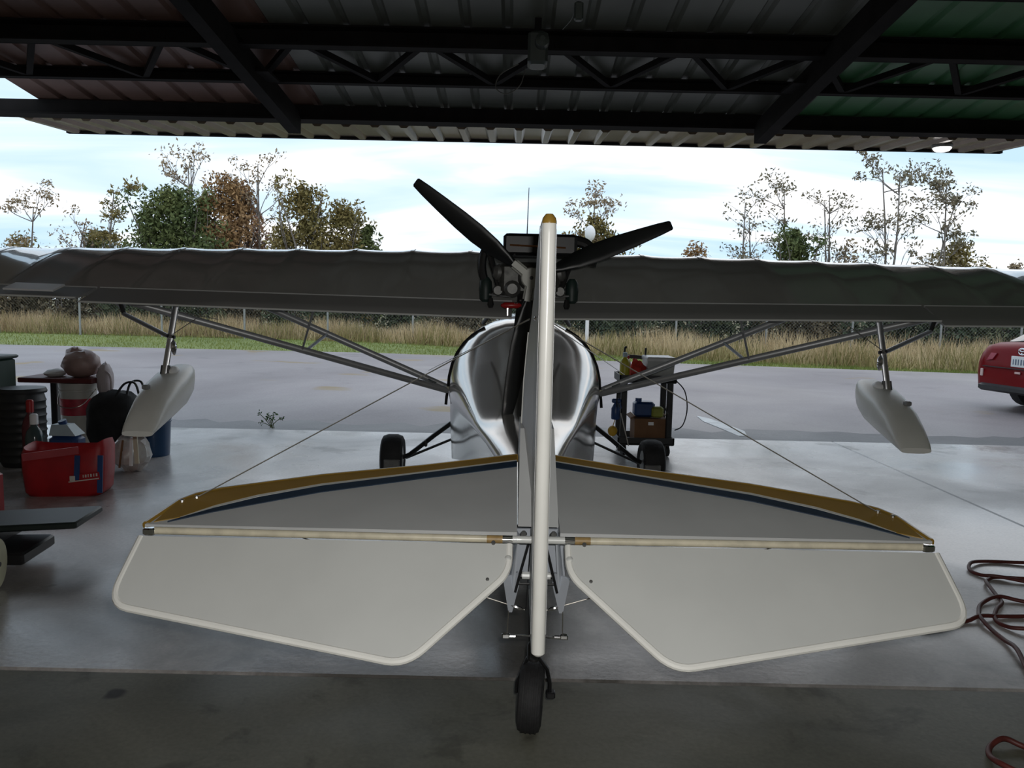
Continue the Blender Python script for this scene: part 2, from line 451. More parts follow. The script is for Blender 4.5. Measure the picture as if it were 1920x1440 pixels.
# ---- side and back walls (out of frame to the sides and behind)
def wall(name, a, b, nrm, h0, h1, mat):
    a, b = Vector(a), Vector(b); d = (b - a); n = max(1, int(d.length / 0.3)); nr = Vector(nrm)
    pr = []
    for i in range(n):
        for t, o in ((0, 0), (.7, 0), (.78, .03), (.92, .03)): pr.append((a + d * ((i + t) / n), o))
    pr.append((b, 0))
    def zt(p): return rz(p.y) - 0.02
    r0 = [p + nr * o + Vector((0, 0, h0)) for p, o in pr]; r1 = [Vector((p.x + nr.x * o, p.y + nr.y * o, zt(p))) for p, o in pr]
    th = -nr * 0.05
    MB().loft([r0 + [q + th for q in r0[::-1]], r1 + [q + th for q in r1[::-1]]]).build(name, mat, kind='structure')
wall('wall_left', (-4.8, -6.0, 0), (-4.8, 7.3, 0), (1, 0, 0), 0, 4, M_WALL)
wall('wall_right', (6.55, 8.2, 0), (6.55, -6.0, 0), (-1, 0, 0), 0, 4, M_WALL)
wall('wall_back', (6.5, -5.95, 0), (-4.75, -5.95, 0), (0, 1, 0), 0, 4, M_WALL)

# ================================================================== AIRPLANE
AX = 0.09
plane = thing('amphibious_airplane', (AX, 2.5, 0), 'silver two-seat amphibious airplane with cream tail, pusher propeller and underwing floats', 'airplane')
def V(x, y, z): return Vector((AX + x, y, z))

# ---- hull: lofted from tail to nose
def hull_ring(y, wd, zt, zc, zb, wb, p=0.86, n=17):
    if y < 5.95: p = .70 + .16 * max(0, min(1, (y - 5.5) / .45))
    pts = []
    for i in range(n):
        a = math.pi * i / (n - 1)
        c, s = math.cos(a), math.sin(a)
        pts.append(V(wd * math.copysign(abs(c) ** p, c), y, zc + (zt - zc) * s ** p))
    hz = zc - zb
    lower = [(-wd * 0.985, zc - 0.06 * hz), (-(wd * .45 + wb * .55), zc - 0.5 * hz), (-wb, zb + 0.12 * hz), (-wb * 0.55, zb + 0.03 * hz), (0, zb - 0.02)]
    for x_, z_ in lower: pts.append(V(x_, y, z_))
    for x_, z_ in reversed(lower[:-1]): pts.append(V(-x_, y, z_))
    return pts
HS = [(2.62, .085, .665, .60, .475, .085), (2.9, .09, .69, .605, .45, .085), (3.3, .11, .70, .615, .43, .095), (3.8, .16, .703, .63, .40, .12), (4.2, .22, .708, .643, .375, .16),
      (4.48, .272, .718, .652, .35, .205), (4.62, .30, .742, .656, .34, .225), (4.75, .327, .785, .66, .33, .25), (4.95, .375, .86, .668, .31, .29), (5.1, .41, .918, .675, .29, .33), (5.25, .445, .975, .682, .27, .37), (5.38, .478, 1.022, .689, .25, .405), (5.5, .503, 1.065, .694, .23, .435), (5.6, .522, 1.115, .699, .21, .46), (5.70, .537, 1.165, .703, .19, .485), (5.79, .548, 1.21, .706, .17, .505),
      (5.9, .555, 1.25, .71, .15, .53), (6.05, .56, 1.265, .713, .145, .53), (6.3, .56, 1.27, .72, .14, .52), (6.8, .55, 1.25, .73, .14, .48), (7.3, .50, 1.08, .72, .16, .40), (7.8, .38, .90, .68, .22, .28), (8.1, .22, .78, .62, .32, .16), (8.25, .05, .68, .58, .45, .04)]
hull = MB()
hull.loft([hull_ring(*s) for s in HS])
hull_o = hull.build('hull', M_HULL, plane, label='mirror-bright silver boat hull', sharp=50)
# dark rubbing strip round the widest frame, down to the chine
for s in (-1, 1):
    pts = [V(s * (.56 * abs(math.cos(a)) ** .86 + .006), 5.92, .71 + .545 * math.sin(a) ** .86) for a in [math.radians(d) for d in (62, 50, 40, 30, 20, 10, 2)]] + [V(s * .575, 5.92, .68), V(s * .58, 5.92, .62)]
    MB().tube(pts, .012, 6).build('rubbing_strip', M_BLACK, hull_o)
# canopy glass forward of the wing
can = MB()
rings = []
for y, wd, zt in ((6.35, .46, 1.275), (6.7, .44, 1.29), (7.1, .40, 1.20), (7.45, .30, 1.06)):
    rings.append([V(wd * math.cos(a) * .92, y, zt - .32 + .335 * math.sin(a)) for a in [math.pi * i / 10 for i in range(11)]])
can.loft(rings, cap=False, close=False)
can.build('canopy', pmat('smoked_glass', (0.03, 0.035, 0.04), 0.05, var=0.05), plane)

# ---- tail end of the hull: frames, bulkhead, gussets
for s in (-1, 1):
    # gusset plates flare down and out to a point each side
    MB().prism([V(s * .060, 2.42, .675), V(s * .088, 2.62, .67), V(s * .098, 2.60, .50), V(s * .088, 2.46, .475), V(s * .078, 2.45, .46)], (s * -.006, 0, 0)).build('tail_gusset', M_GUSS, plane)
for s in (-1, 1):
    MB().prism([V(s * .105, 2.43, .535), V(s * .058, 2.46, .545), V(s * .052, 2.47, .505), V(s * .074, 2.43, .425), V(s * .086, 2.43, .425)], (0, .012, 0)).build('lower_gusset', M_GUSS, plane)
MB().prism([V(-.084, 2.5, .675), V(.084, 2.5, .675), V(.094, 2.5, .52), V(-.094, 2.5, .52)], (0, .012, 0)).build('tail_bulkhead', M_GUSS, plane)
fr = MB()
for s in (-1, 1):
    fr.tube([V(s * .022, 2.44, .665), V(s * .056, 2.44, .53), V(s * .066, 2.43, .49)], .0045, 6)
fr.tube([V(-.058, 2.44, .515), V(.058, 2.44, .515)], .004, 6)
fr.tube([V(-.05, 2.46, .535), V(.05, 2.46, .535)], .011, 8)
fr.build('tail_frame_tube', M_BLACK, plane)
MB().tube([V(-.045, 2.455, .537), V(.045, 2.455, .537)], .012, 10).build('cross_tube', M_CREAM, plane)
MB().beam(V(0, 2.46, .69), V(0, 2.47, .26), .026, .03).build('stern_post', M_BLACK, plane)

# ---- horizontal stabiliser + elevator, both sides
def zs(y): return 0.690 + 0.2 * (y - 2.33)
def ze(y): return 0.686 - 0.81 * (2.33 - y)
for s in (-1, 1):
    P = lambda x, y, dz=0: V(s * x, y, zs(y) + dz)
    out = [(.065, 2.955), (.40, 2.835), (.74, 2.735), (1.05, 2.61), (1.115, 2.565), (1.15, 2.515), (1.187, 2.352), (.065, 2.352)]
    st = MB()
    st.prism([P(x, y, .012) for x, y in out], (0, 0, -.024))
    st_o = st.build('stabilizer', M_GREYFIN, plane)
    le = [(.065, 2.955), (.40, 2.835), (.74, 2.735), (1.05, 2.61), (1.115, 2.565), (1.15, 2.515), (1.187, 2.365)]
    MB().tube([P(x, y) for x, y in le], .016, 10).build('leading_edge', M_GOLD, st_o)
    # gold band, navy line: painted fabric strips lying on the surface
    gl = [(.065, 2.903), (.40, 2.778), (.73, 2.660), (.914, 2.565), (1.022, 2.485), (1.10, 2.40), (1.165, 2.365)]
    MB().prism([P(x, y, .0145) for x, y in le[:-1]] + [P(x, y, .0145) for x, y in gl[::-1]], (0, 0, -.004)).build('gold_stripe', M_GOLD, st_o)
    cl = [(.065, 2.892), (.40, 2.765), (.725, 2.645), (.91, 2.550), (1.018, 2.470), (1.09, 2.392)]
    MB().prism([P(x, y, .0140) for x, y in gl[:-1]] + [P(x, y, .0140) for x, y in cl[::-1]], (0, 0, -.004)).build('cream_pinstripe', M_CREAM, st_o)
    n0 = [(.065, 2.890), (.40, 2.762), (.725, 2.642), (.907, 2.546), (1.018, 2.466), (1.125, 2.370)]
    n1 = [(.065, 2.842), (.40, 2.717), (.717, 2.594), (.90, 2.498), (1.013, 2.438), (1.125, 2.366)]
    MB().prism([P(x, y, .0150) for x, y in n0] + [P(x, y, .0150) for x, y in n1[::-1]], (0, 0, -.004)).build('navy_stripe', M_NAVY, st_o)
    for x, y in ((1.10, 2.53), (1.135, 2.50)): MB().lathe([(.007, 0), (.007, .007), (.004, .009)], P(x, y, .014), (0, 0, 1), 8).build('bolt', M_CHROME, st_o)
    # hinge tube, tape and end fittings
    hz = .689
    tb = MB().tube([V(s * 1.15, 2.335, hz + .004), V(s * .13, 2.335, hz)], .0115, 12)
    tb_o = tb.build('hinge_tube', pmat('aged_cream_tube', (0.62, 0.57, 0.44), 0.32, var=0.1, scale=25), plane)
    MB().tube([V(s * .155, 2.335, hz), V(s * .10, 2.335, hz)], .0122, 12).build('tape_wrap', M_TAPE, tb_o)
    MB().tube([V(s * .108, 2.333, hz), V(s * .078, 2.333, hz)], .0128, 12).build('hinge_fitting', M_CHROME, tb_o)
    MB().tube([V(s * .078, 2.336, hz), V(s * .018, 2.336, hz)], .0115, 12).build('hinge_stub', M_CREAM, tb_o)
    MB().cbox(V(s * 1.163, 2.33, hz + .003), (.035, .024, .022), .004).build('tip_hinge', M_CHROME, tb_o)
    for x in (.045,): MB().lathe([(.010, 0), (.010, .006), (.005, .012)], V(s * x, 2.345, hz + .012), (0, 0, 1), 8).build('bolt', M_ALUD, tb_o)
    # elevator
    eo = fillet([(.088, 2.318, 0), (.088, 2.245, .04), (.355, 2.024, .055), (1.198, 2.146, .06), (1.182, 2.318, 0)])
    nrm = Vector((0, -.81, 1)).normalized() if True else None
    E_ = lambda x, y, d=0: V(s * x, y, ze(y)) + Vector((0, -0.629, 0.777)) * d
    el = MB().prism([E_(x, y, .008) for x, y in eo], Vector((0, -0.629, 0.777)) * -.016)
    el_o = el.build('elevator', M_CREAM, plane)
    MB().tube([E_(x, y) for x, y in eo], .0115, 10).build('edge_tube', M_RUD, el_o)
    MB().lathe([(.005, 0), (.005, .003), (.002, .004)], E_(.148, 2.223, .008), (0, -.629, .777), 10).build('bolt', M_ALUD, el_o)
    MB().lathe([(.006, 0), (.006, .010)], E_(.135, 2.318, .006), (0, -.629, .777), 8).build('bolt', M_ALUD, el_o)
    MB().cbox(E_(.090, 2.280, .004), (.02, .02, .02), .005).build('control_horn', M_CREAM, el_o)

# ---- vertical fin: thick section, gold leading edge, then rudder in front of the camera
FZ = [(0.80, 3.10, .052), (0.95, 3.08, .052), (1.12, 3.06, .047), (1.28, 3.03, .036), (1.345, 2.98, .028), (1.45, 2.80, .022), (1.55, 2.62, .020), (1.625, 2.50, .016)]
def fin_ring(z, yle, t, y0, y1, n=7):
    """closed outline between chord stations y0 (aft) and y1 (forward) of the fin section at height z"""
    ya = 2.44
    def half(y):
        u = (y - ya) / (yle - ya); u = min(max(u, 0), 1)
        return (.017 + (t - .017) * min(1, u / .55)) if u < .55 else t * math.sqrt(max(0, 1 - ((u - .55) / .45) ** 2))
    ys = [y0 + (y1 - y0) * i / (n - 1) for i in range(n)]
    return [V(-half(y), y, z) for y in ys] + [V(half(y), y, z) for y in ys[::-1]]
fin = MB().loft([fin_ring(z, yl, t, 2.44, 2.44 + (yl - 2.44) * .72) for z, yl, t in FZ])
fin_o = fin.build('fin', M_GREYFIN, plane, sharp=40)
MB().loft([fin_ring(z, yl, t * 1.02, 2.44 + (yl - 2.44) * .70, yl, 10) for z, yl, t in FZ]).build('leading_edge', M_GOLD, fin_o, sharp=40)
MB().tube([V(-.054, 2.83, .80), V(-.053, 2.84, .95), V(-.047, 2.85, 1.12), V(-.035, 2.84, 1.29)], .0035, 6).build('piping', M_CREAM, fin_o)
# fairing round the fin root
fa = MB()
fa.loft([[V(-.062, 2.385, .715), V(.062, 2.385, .715), V(.062, 3.0, .80), V(-.062, 3.0, .80)],
         [V(-.058, 2.72, .965), V(.058, 2.72, .965), V(.058, 3.0, .965), V(-.058, 3.0, .965)]])
fa.build('fin_root_fairing', M_GREYFIN, fin_o)
# rudder
RZ = [(.415, 2.36), (.45, 2.40), (.60, 2.42), (1.0, 2.42), (1.4, 2.42), (1.58, 2.41), (1.61, 2.36)]
def rud_ring(z, yh, k=1.0):
    h, r = .019, .0195 * k
    pts = [V(-h * k, yh, z)]
    for i in range(9):
        a = math.pi * i / 8
        pts.append(V(-r * math.cos(a), 2.165 - r * math.sin(a), z))
    pts.append(V(h * k, yh, z))
    return pts
rr = [rud_ring(.407, 2.34, .55), rud_ring(.412, 2.36, .85)] + [rud_ring(z, yh) for z, yh in RZ[0:]] + [rud_ring(1.622, 2.33, .8), rud_ring(1.628, 2.30, .45)]
rud_o = MB().loft(rr).build('rudder', [M_RUD], plane, label='cream rudder with rounded trailing edge', sharp=40)
# grey side skins and gold cap of the rudder
for s in (-1, 1):
    MB().prism([V(s * .0205, 2.185, .46), V(s * .0205, 2.40, .46), V(s * .0205, 2.415, 1.0), V(s * .0205, 2.40, 1.57), V(s * .0205, 2.185, 1.595)], (s * .0012, 0, 0)).build('side_skin', M_GREYFIN, rud_o)
MB().loft([rud_ring(1.607, 2.37, 1.04), rud_ring(1.612, 2.36, 1.04), rud_ring(1.622, 2.33, .9), rud_ring(1.632, 2.30, .5)]).build('tip_cap', M_GOLD, rud_o)
for z in (1.36, 1.365):
    pass
for i, z in enumerate((1.352, 1.352)):
    MB().lathe([(.006, 0), (.006, .006), (.003, .008)], V(-.024, 2.24 + i * .035, z), (-1, -.6, 0), 10).build('bolt', M_CHROME, rud_o)

# ---- bracing wires of the tail
def wire(name, a, b, r=.0022, mat=M_WIRE): return MB().tube([a, b], r, 6).build(name, mat, plane)
for s in (-1, 1):
    wire('tail_brace_wire', V(s * .03, 2.97, 1.335), V(s * 1.12, 2.52, .735), .0022)
    wire('tail_brace_wire', V(s * .03, 3.05, 1.33), V(s * .62, 5.05, .95), .002)
    wire('lower_brace_wire', V(s * .035, 2.44, .43), V(s * .95, 2.48, .70), .002)
    MB().lathe([(.002, 0), (.0065, .012), (.0065, .028), (.002, .045)], V(s * .038, 2.44, .431), (s, .03, .30), 8).build('turnbuckle', M_CHROME, plane)
    wire('rudder_cable', V(s * .085, 2.43, .43), V(s * .088, 2.45, .345), .0018)
    wire('rudder_cable', V(s * .02, 2.45, .66), V(s * .03, 2.48, .42), .0018, M_BLACK)
# ---- tail wheel
tw = MB()
rim_dir = Vector((math.cos(math.radians(5)), -math.sin(math.radians(5)), -0.04)).normalized()
TWC = V(-.006, 2.50, .112)
tw.lathe([(.050, -.030), (.085, -.040), (.104, -.034), (.111, -.016), (.111, .016), (.104, .034), (.085, .040), (.050, .030)], TWC, rim_dir, 28)
twp = tw.build('tail_wheel', M_RUBBER, plane)
for h in (-.022, -.008, .008, .022): MB().lathe([(.1105, h - .003), (.1135 - abs(h) * .06, h - .0025), (.1135 - abs(h) * .06, h + .0025), (.1105, h + .003)], TWC, rim_dir, 28, cap=False).build('tread_rib', M_RUBBER, twp)
MB().lathe([(.048, -.034), (.05, .034), (.02, .04)], TWC, rim_dir, 16).build('wheel_hub', M_ALUD, twp)
fk = MB()
fk.tube([V(.006, 2.50, .262), V(.022, 2.50, .240), V(.045, 2.51, .205), V(.056, 2.525, .15), V(.057, 2.53, .112)], .012, 8, flat=.6)
fk.tube([V(.006, 2.50, .262), V(-.02, 2.51, .240), V(-.052, 2.525, .15), V(-.053, 2.53, .112)], .009, 8, flat=.6)
fk.cbox(V(.060, 2.53, .108), (.03, .035, .022), .004)
fk.lathe([(.022, 0), (.022, .05), (.016, .06)], V(0, 2.49, .245), (0, 0, 1), 12)
fk.tube([V(0, 2.49, .29), V(0, 2.56, .37), V(0, 2.75, .44)], .018, 8, flat=.5)
fk.build('tail_wheel_fork', M_BLACK, plane)
MB().tube([V(-.09, 2.45, .342), V(-.015, 2.455, .338)], .004, 6).build('steering_arm', M_CHROME, plane)
MB().tube([V(.015, 2.455, .338), V(.105, 2.445, .335)], .004, 6).build('steering_arm', M_CHROME, plane)
for s in (-1, 1):
    c = V(s * .092, 2.445, .342)
    MB().cbox(c, (.026, .016, .018), .004).lathe([(.006, 0), (.006, .03)], c + Vector((-s * .03, 0, -.002)), (s, 0, 0), 8).build('steering_clevis', M_CHROME, plane)
MB().beam(V(-.018, 2.43, .50), V(-.010, 2.44, .40), .012, .004).build('rudder_horn', M_ALU, plane)

# ---- main wheels and legs
for s in (-1, 1):
    c = V(s * 1.0, 6.1, .178)
    t_ = MB().lathe([(.09, -.07), (.14, -.085), (.165, -.072), (.178, -.035), (.178, .035), (.165, .072), (.14, .085), (.09, .07)], c, (1, .03, 0), 28)
    t_o = t_.build('main_wheel', M_RUBBER, plane)
    MB().lathe([(.092, -.072), (.092, .072), (.03, .082)], c, (1, .03, 0), 18).build('wheel_hub', M_ALUD, t_o)
    MB().cbox(c + Vector((-.02 * s, -.19, -.06)), (.12, .02, .16), .006).build('mud_guard', M_ALUD, t_o)
    MB().tube([V(s * .50, 6.02, .50), V(s * .68, 6.05, .36), V(s * .87, 6.09, .20), V(s * .92, 6.1, .178)], .018, 8).cbox(V(s * .74, 6.06, .30), (.02, .05, .05), .004).build('gear_leg', M_BLACK, plane)
    MB().tube([V(s * .50, 6.15, .34), V(s * .9, 6.11, .17)], .010, 8).build('gear_brace', M_BLACK, plane)

# ---- wing, flaps, ailerons
WS = 4.75
def zte(x): return 1.295 + .017 * x
def zcr(x): return 1.758 - .006 * x ** 1.55
UP = [(5.0, .20), (5.12, .345), (5.25, .50), (5.4, .665), (5.55, .805), (5.7, .925), (5.79, .98), (5.86, 1.0), (5.95, .99), (6.05, .94), (6.13, .86), (6.185, .74), (6.2, .64)]
LO = [(6.185, .56), (6.12, .50), (5.9, .44), (5.5, .34), (5.2, .22), (5.0, .145)]
def wing_ring(s, x, sag):
    zt_, zc_ = zte(x), zcr(x); h = zc_ - zt_
    r = []
    for i, (y, f_) in enumerate(UP):
        k = 1.0 if y > 5.05 else 0
        r.append(V(s * x, y + (0.006 * sag if y > 6.0 else 0) * -1, zt_ + h * f_ - .011 * sag * k))
    for y, f_ in LO: r.append(V(s * x, y, zt_ + h * f_ + .004 * sag))
    return r
BAY = .41
for s in (-1, 1):
    xs = []
    x0 = .0
    nb = int(WS / BAY)
    for b in range(nb):
        for k in range(6): xs.append((BAY * b + BAY * k / 6, math.sin(math.pi * k / 6) ** .6))
    xs.append((BAY * nb, 0)); 
    rings = [wing_ring(s, x, g) for x, g in xs]
    # rounded tip
    tipx = BAY * nb
    base = wing_ring(s, tipx, 0)
    cc = sum(base, Vector()) / len(base)
    for dx_, k in ((.10, .93), (.17, .75), (.20, .45)):
        rings.append([Vector((AX + s * (tipx + dx_), cc.y + (p.y - cc.y) * k, cc.z + (p.z - cc.z) * k)) for p in base])
    wg = MB().loft(rings).build('wing', M_WING, plane, sharp=60)
    for b in range(1, nb + 1):   # rib tapes
        x = BAY * b
        r0 = wing_ring(s, x - .012, 0)[:len(UP)]; r1 = wing_ring(s, x + .012, 0)[:len(UP)]
        up_ = Vector((0, -.0008, .0018))
        MB().loft([[p + up_ for p in r0], [p + up_ for p in r1]], cap=False, close=False).build('rib_tape', M_WING, wg, fix=True)
    # flap then aileron
    def surf(name, xa, xb, dz, mat):
        def ring(x):
            z0 = zte(x) + (zcr(x) - zte(x)) * .185
            zt_ = zte(x) + dz
            return [V(s * x, 4.995, z0 + .004), V(s * x, 4.985, z0 + .012), V(s * x, 4.86, zt_ + (z0 - zt_) * .50 + .004), V(s * x, 4.75, zt_ + .006), V(s * x, 4.745, zt_), V(s * x, 4.75, zt_ - .006), V(s * x, 4.86, zt_ + (z0 - zt_) * .46 - .012), V(s * x, 4.985, z0 - .022)]
        n = 6
        o = MB().loft([ring(xa + (xb - xa) * i / n) for i in range(n + 1)]).build(name, mat, plane)
        MB().tube([V(s * xa, 4.745, zte(xa) + dz), V(s * xb, 4.745, zte(xb) + dz)], .006, 8).build('trailing_edge', M_CREAM, o)
        MB().tube([V(s * xa, 5.0, zte(xa) + (zcr(xa) - zte(xa)) * .2 + .008), V(s * xb, 5.0, zte(xb) + (zcr(xb) - zte(xb)) * .2 + .008)], .006, 6).build('hinge_seal', M_GREYFIN, o)
        return o
    surf('flap', .10, 2.44 if s > 0 else 2.66, 0, M_FLAP)
    ai = surf('aileron', 2.46 if s > 0 else 2.68, 4.45, -.030 if s > 0 else .022, M_FLAP)
    if s < 0:
        MB().prism([V(-2.84, 4.80, 1.395), V(-3.14, 4.80, 1.400), V(-3.14, 4.93, 1.437), V(-2.84, 4.93, 1.432)], (0, -.004, .010)).build('white_patch', M_WHITE, ai, label='white rectangular patch on the aileron')  # thin white plate lying over the left aileron
    # struts
    ra, rb = at(835, 735, 5.9), at(325, 582, 5.2)
    def strut(name, a, b, r, mat, fl_=.45, ext=1.0):
        a, b = Vector(a), Vector(b); b = a + (b - a) * ext
        return MB().tube([a, b], r, 10, flat=fl_, upv=(0, 1, 0)).build(name, mat, plane)
    st1 = strut('wing_strut', V(s * .565, 5.92, .725), V(s * 2.46, 5.2, 1.31), .024, M_STRUT, .7, 1.12)
    st2 = strut('wing_strut', V(s * .565, 5.96, .74), V(s * 1.85, 5.75, 1.315), .024, M_STRUT, .7, 1.35)
    MB().cbox(V(s * .59, 5.93, .74), (.07, .05, .045), .006).tube([V(s * .66, 5.9, .76), V(s * .72, 5.9, .785)], .03, 8).build('strut_fitting', M_CHROME, plane)
    MB().tube([V(s * 1.55, 5.54, 1.028), V(s * 1.38, 5.3, 1.42)], .008, 6).build('jury_strut', M_STRUT, plane)
    MB().tube([V(s * 1.53, 5.55, 1.022), V(s * 1.44, 5.81, 1.13)], .011, 6).build('jury_brace', M_ALU, plane)
    # float with its strut
    top = V(s * 2.255, 5.2, 1.44); bot = V(s * 2.325, 5.08, .80)
    so = MB().tube([top, bot], .021, 10, flat=.6, upv=(0, 1, 0)).build('float_strut', M_ALU, plane)
    MB().tube([bot + (top - bot) * .52, bot + (top - bot) * .49], .03, 10).build('strut_clamp', M_BLACK, so)
    MB().tube([bot + (top - bot) * .22 + Vector((s * .018, 0, 0)), bot + Vector((s * .018, 0, -.02))], .012, 6).tube([bot + (top - bot) * .22 - Vector((s * .018, 0, 0)), bot + Vector((-s * .018, 0, -.02))], .012, 6).build('strut_fork', M_BLACK, so)
    brs = MB().tube([V(s * 2.30, 5.12, 1.128), V(s * 2.60, 5.17, 1.262)], .022, 10, flat=.6).build('float_brace', M_ALU, plane)
    MB().tube([V(s * 2.60, 5.17, 1.262), V(s * 2.645, 5.19, 1.375)], .014, 8).build('brace_knuckle', M_BLACK, brs)
    MB().tube([V(s * 2.62, 5.2, 1.31), V(s * 2.74, 5.3, 1.355)], .02, 8).build('brace_end', M_ALU, brs)
    MB().blob(V(s * 2.80, 5.32, 1.365), (.05, .07, .03), 10, 7).build('wheel_crank', M_BLACK, brs)
    wire('float_wire', V(s * 2.29, 5.1, 1.12), V(s * 1.9, 5.25, 1.42), .003)
    wire('float_wire', V(s * 2.68, 5.15, 1.36), V(s * 2.0, 5.18, 1.24), .0025)
    MB().lathe([(.003, 0), (.016, .02), (.020, .05), (.012, .085), (.002, .10)], V(s * 2.235, 5.05, 1.11), (-.05 * s, 0, -1), 10).build('strut_bulb', M_CHROME, so)
    FX0, FX1 = 2.21, 2.35
    fl_r = []
    for u, wd, ht, dz in ((0, .088, .016, -.062), (.03, .095, .030, -.05), (.12, .102, .062, -.028), (.25, .108, .098, -.002), (.45, .115, .118, .010), (.65, .118, .122, .012), (.8, .105, .108, .016), (.9, .082, .085, .024), (.97, .05, .052, .034), (1.0, .018, .02, .04)):
        cx = FX0 + (FX1 - FX0) * u; cy = 4.48 + 1.06 * u; cz = .665 + .165 * u + dz
        ring = []
        for k in range(16):
            a = 2 * math.pi * k / 16; c_, s_ = math.cos(a), math.sin(a)
            pw = .62
            ring.append(V(s * (cx + wd * math.copysign(abs(c_) ** pw, c_)), cy, cz + ht * math.copysign(abs(s_) ** (pw if s_ > 0 else .8), s_)))
        fl_r.append(ring)
    fo = MB().loft(fl_r).build('float', M_FLOAT, plane, label='cream outrigger float', sharp=45)
    MB().blob(V(s * 2.28, 5.15, .90), (.035, .06, .035), 10, 7).build('float_cap', M_WHITE, fo)
    MB().cbox(V(s * 2.30, 4.80, .835), (.035, .05, .03), .006).build('cleat', M_STRUT, fo)

# ---- engine on its pylon
EC = V(.02, 4.95, 1.55)
en = MB()
en.cbox(V(0, 4.98, 1.53), (.36, .40, .20), .03)
eng = en.build('engine', pmat('engine_casting', (0.085, 0.085, 0.08), 0.5, 0.6, var=0.3, scale=25), plane)
MB().cbox(V(.06, 4.98, 1.735), (.44, .34, .13), .018).build('cooling_box', M_BLACK, eng)
MB().tube(spline([V(.26, 4.96, 1.775), V(.34, 4.96, 1.755), V(.385, 4.96, 1.70), V(.375, 4.96, 1.62)], 5), .035, 10).build('intake_hose', M_BLACK, eng)
MB().tube(spline([V(-.20, 4.9, 1.74), V(-.27, 4.9, 1.70), V(-.285, 4.9, 1.58), V(-.24, 4.9, 1.44)], 5), .026, 10).build('exhaust_pipe', M_BLACK, eng)
MB().tube([V(-.245, 4.86, 1.69), V(-.175, 4.84, 1.46)], .018, 8).build('coolant_hose', M_BLACK, eng)
MB().tube([V(.235, 4.86, 1.60), V(.185, 4.84, 1.46)], .018, 8).build('coolant_hose', M_BLACK, eng)
for s in (-1, 1):
    MB().lathe([(.02, -.075), (.036, -.06), (.04, 0), (.036, .05), (.018, .075)], V(s * .262, 4.9, 1.465), (0, 0, 1), 12).build('air_filter', pmat('dark_green_filter', (0.015, 0.03, 0.027), .5), eng)
    MB().tube([V(s * .24, 4.83, 1.435), V(s * .11, 4.83, 1.425)], .006, 6).build('fuel_line', M_ALU, eng)
    MB().lathe([(.05, 0), (.055, .02), (.05, .10), (.03, .12)], V(s * .10, 4.86, 1.56), (s, -.2, .1), 12).build('cylinder', M_ALUD, eng)
    for q in range(4): MB().lathe([(.058, 0), (.062, .004), (.058, .008)], V(s * (.12 + q * .02), 4.86, 1.56), (s, -.2, .1), 14).build('cooling_fin', M_ALUD, eng)
    MB().lathe([(.03, 0), (.034, .01), (.026, .03)], V(s * .185, 4.83, 1.46), (0, -1, 0), 12).build('carburettor_ring', M_ALUD, eng)
    MB().lathe([(.012, -.04), (.02, -.02), (.012, .02)], V(s * .23, 4.86, 1.395), (0, 0, 1), 8).build('drain_bulb', M_BLACK, eng)
MB().tube([V(-.12, 4.79, 1.728), V(.21, 4.79, 1.718)], .006, 6).build('oil_pipe', M_COPPER, eng)
MB().lathe([(.045, 0), (.05, .03), (.05, .10), (.03, .13)], V(-.10, 4.84, 1.47), (0, -1, 0), 14).build('gearbox', M_ALUD, eng)
MB().lathe([(.07, 0), (.075, .03), (.06, .12), (.04, .16)], V(.005, 4.80, 1.535), (0, -1, 0), 18).build('gearbox_housing', M_ALUD, eng)
MB().lathe([(.006, 0), (.018, .02), (.018, .10), (.006, .12)], V(-.165, 4.72, 1.372), (1, 0, .02), 10).build('fuel_filter', M_RED, eng)
for px_, py_ in ((958, 500), (965, 457 + 20), (966, 568), (970, 568), (976, 563)):
    MB().blob(at(px_, py_, 4.70), (.006, .006, .006), 8, 5).build('bolt', M_CHROME, eng)
MB().cbox(V(-.125, 4.68, 1.335), (.012, .02, .05), .003).build('throttle_bracket', M_CHROME, eng)
py = MB()
py.loft([[V(-.065, 4.70, 1.44), V(.06, 4.70, 1.44), V(.06, 5.15, 1.44), V(-.065, 5.15, 1.44)], [V(-.085, 4.86, 1.26), V(.04, 4.86, 1.26), V(.06, 5.4, 1.16), V(-.085, 5.4, 1.16)], [V(-.08, 4.95, 1.08), V(.04, 4.95, 1.08), V(.06, 5.5, 1.10), V(-.08, 5.5, 1.10)]])
py.build('engine_pylon', M_BLACK, plane)
for s in (-1, 1): MB().tube([V(s * .14, 5.05, 1.45), V(s * .30, 5.6, 1.24)], .014, 8).build('engine_mount_tube', M_BLACK, plane)

# ---- propeller, three blades at rest
HUB = V(.008, 4.62, 1.532)
prop = MB()
prop.lathe([(.054, -.018), (.060, -.012), (.060, .012), (.054, .018)], HUB, (0, 1, 0), 20)
for ang in (141.6, 21.6, 260.9):
    a = math.radians(ang); d = Vector((math.cos(a), 0, math.sin(a)))
    prop.beam(HUB + d * .03 - Vector((0, .012, 0)), HUB + d * .135 - Vector((0, .012, 0)), .034, .024, (0, 1, 0))
    pr = d.cross(Vector((0, 1, 0)))
    for q in (-1, 1): prop.tube([HUB + d * .05 + pr * q * .024, HUB + d * .125 + pr * q * .024], .006, 6)
prop_o = prop.build('propeller', pmat('hub_plate_aluminium', (0.40, 0.40, 0.37), .5, .2, var=.08), plane)
MB().lathe([(.011, 0), (.011, .008)], HUB + Vector((0, -.024, 0)), (0, 1, 0), 12).build('hub_bore', M_BLACK, prop_o)
bl = MB(); rings = []
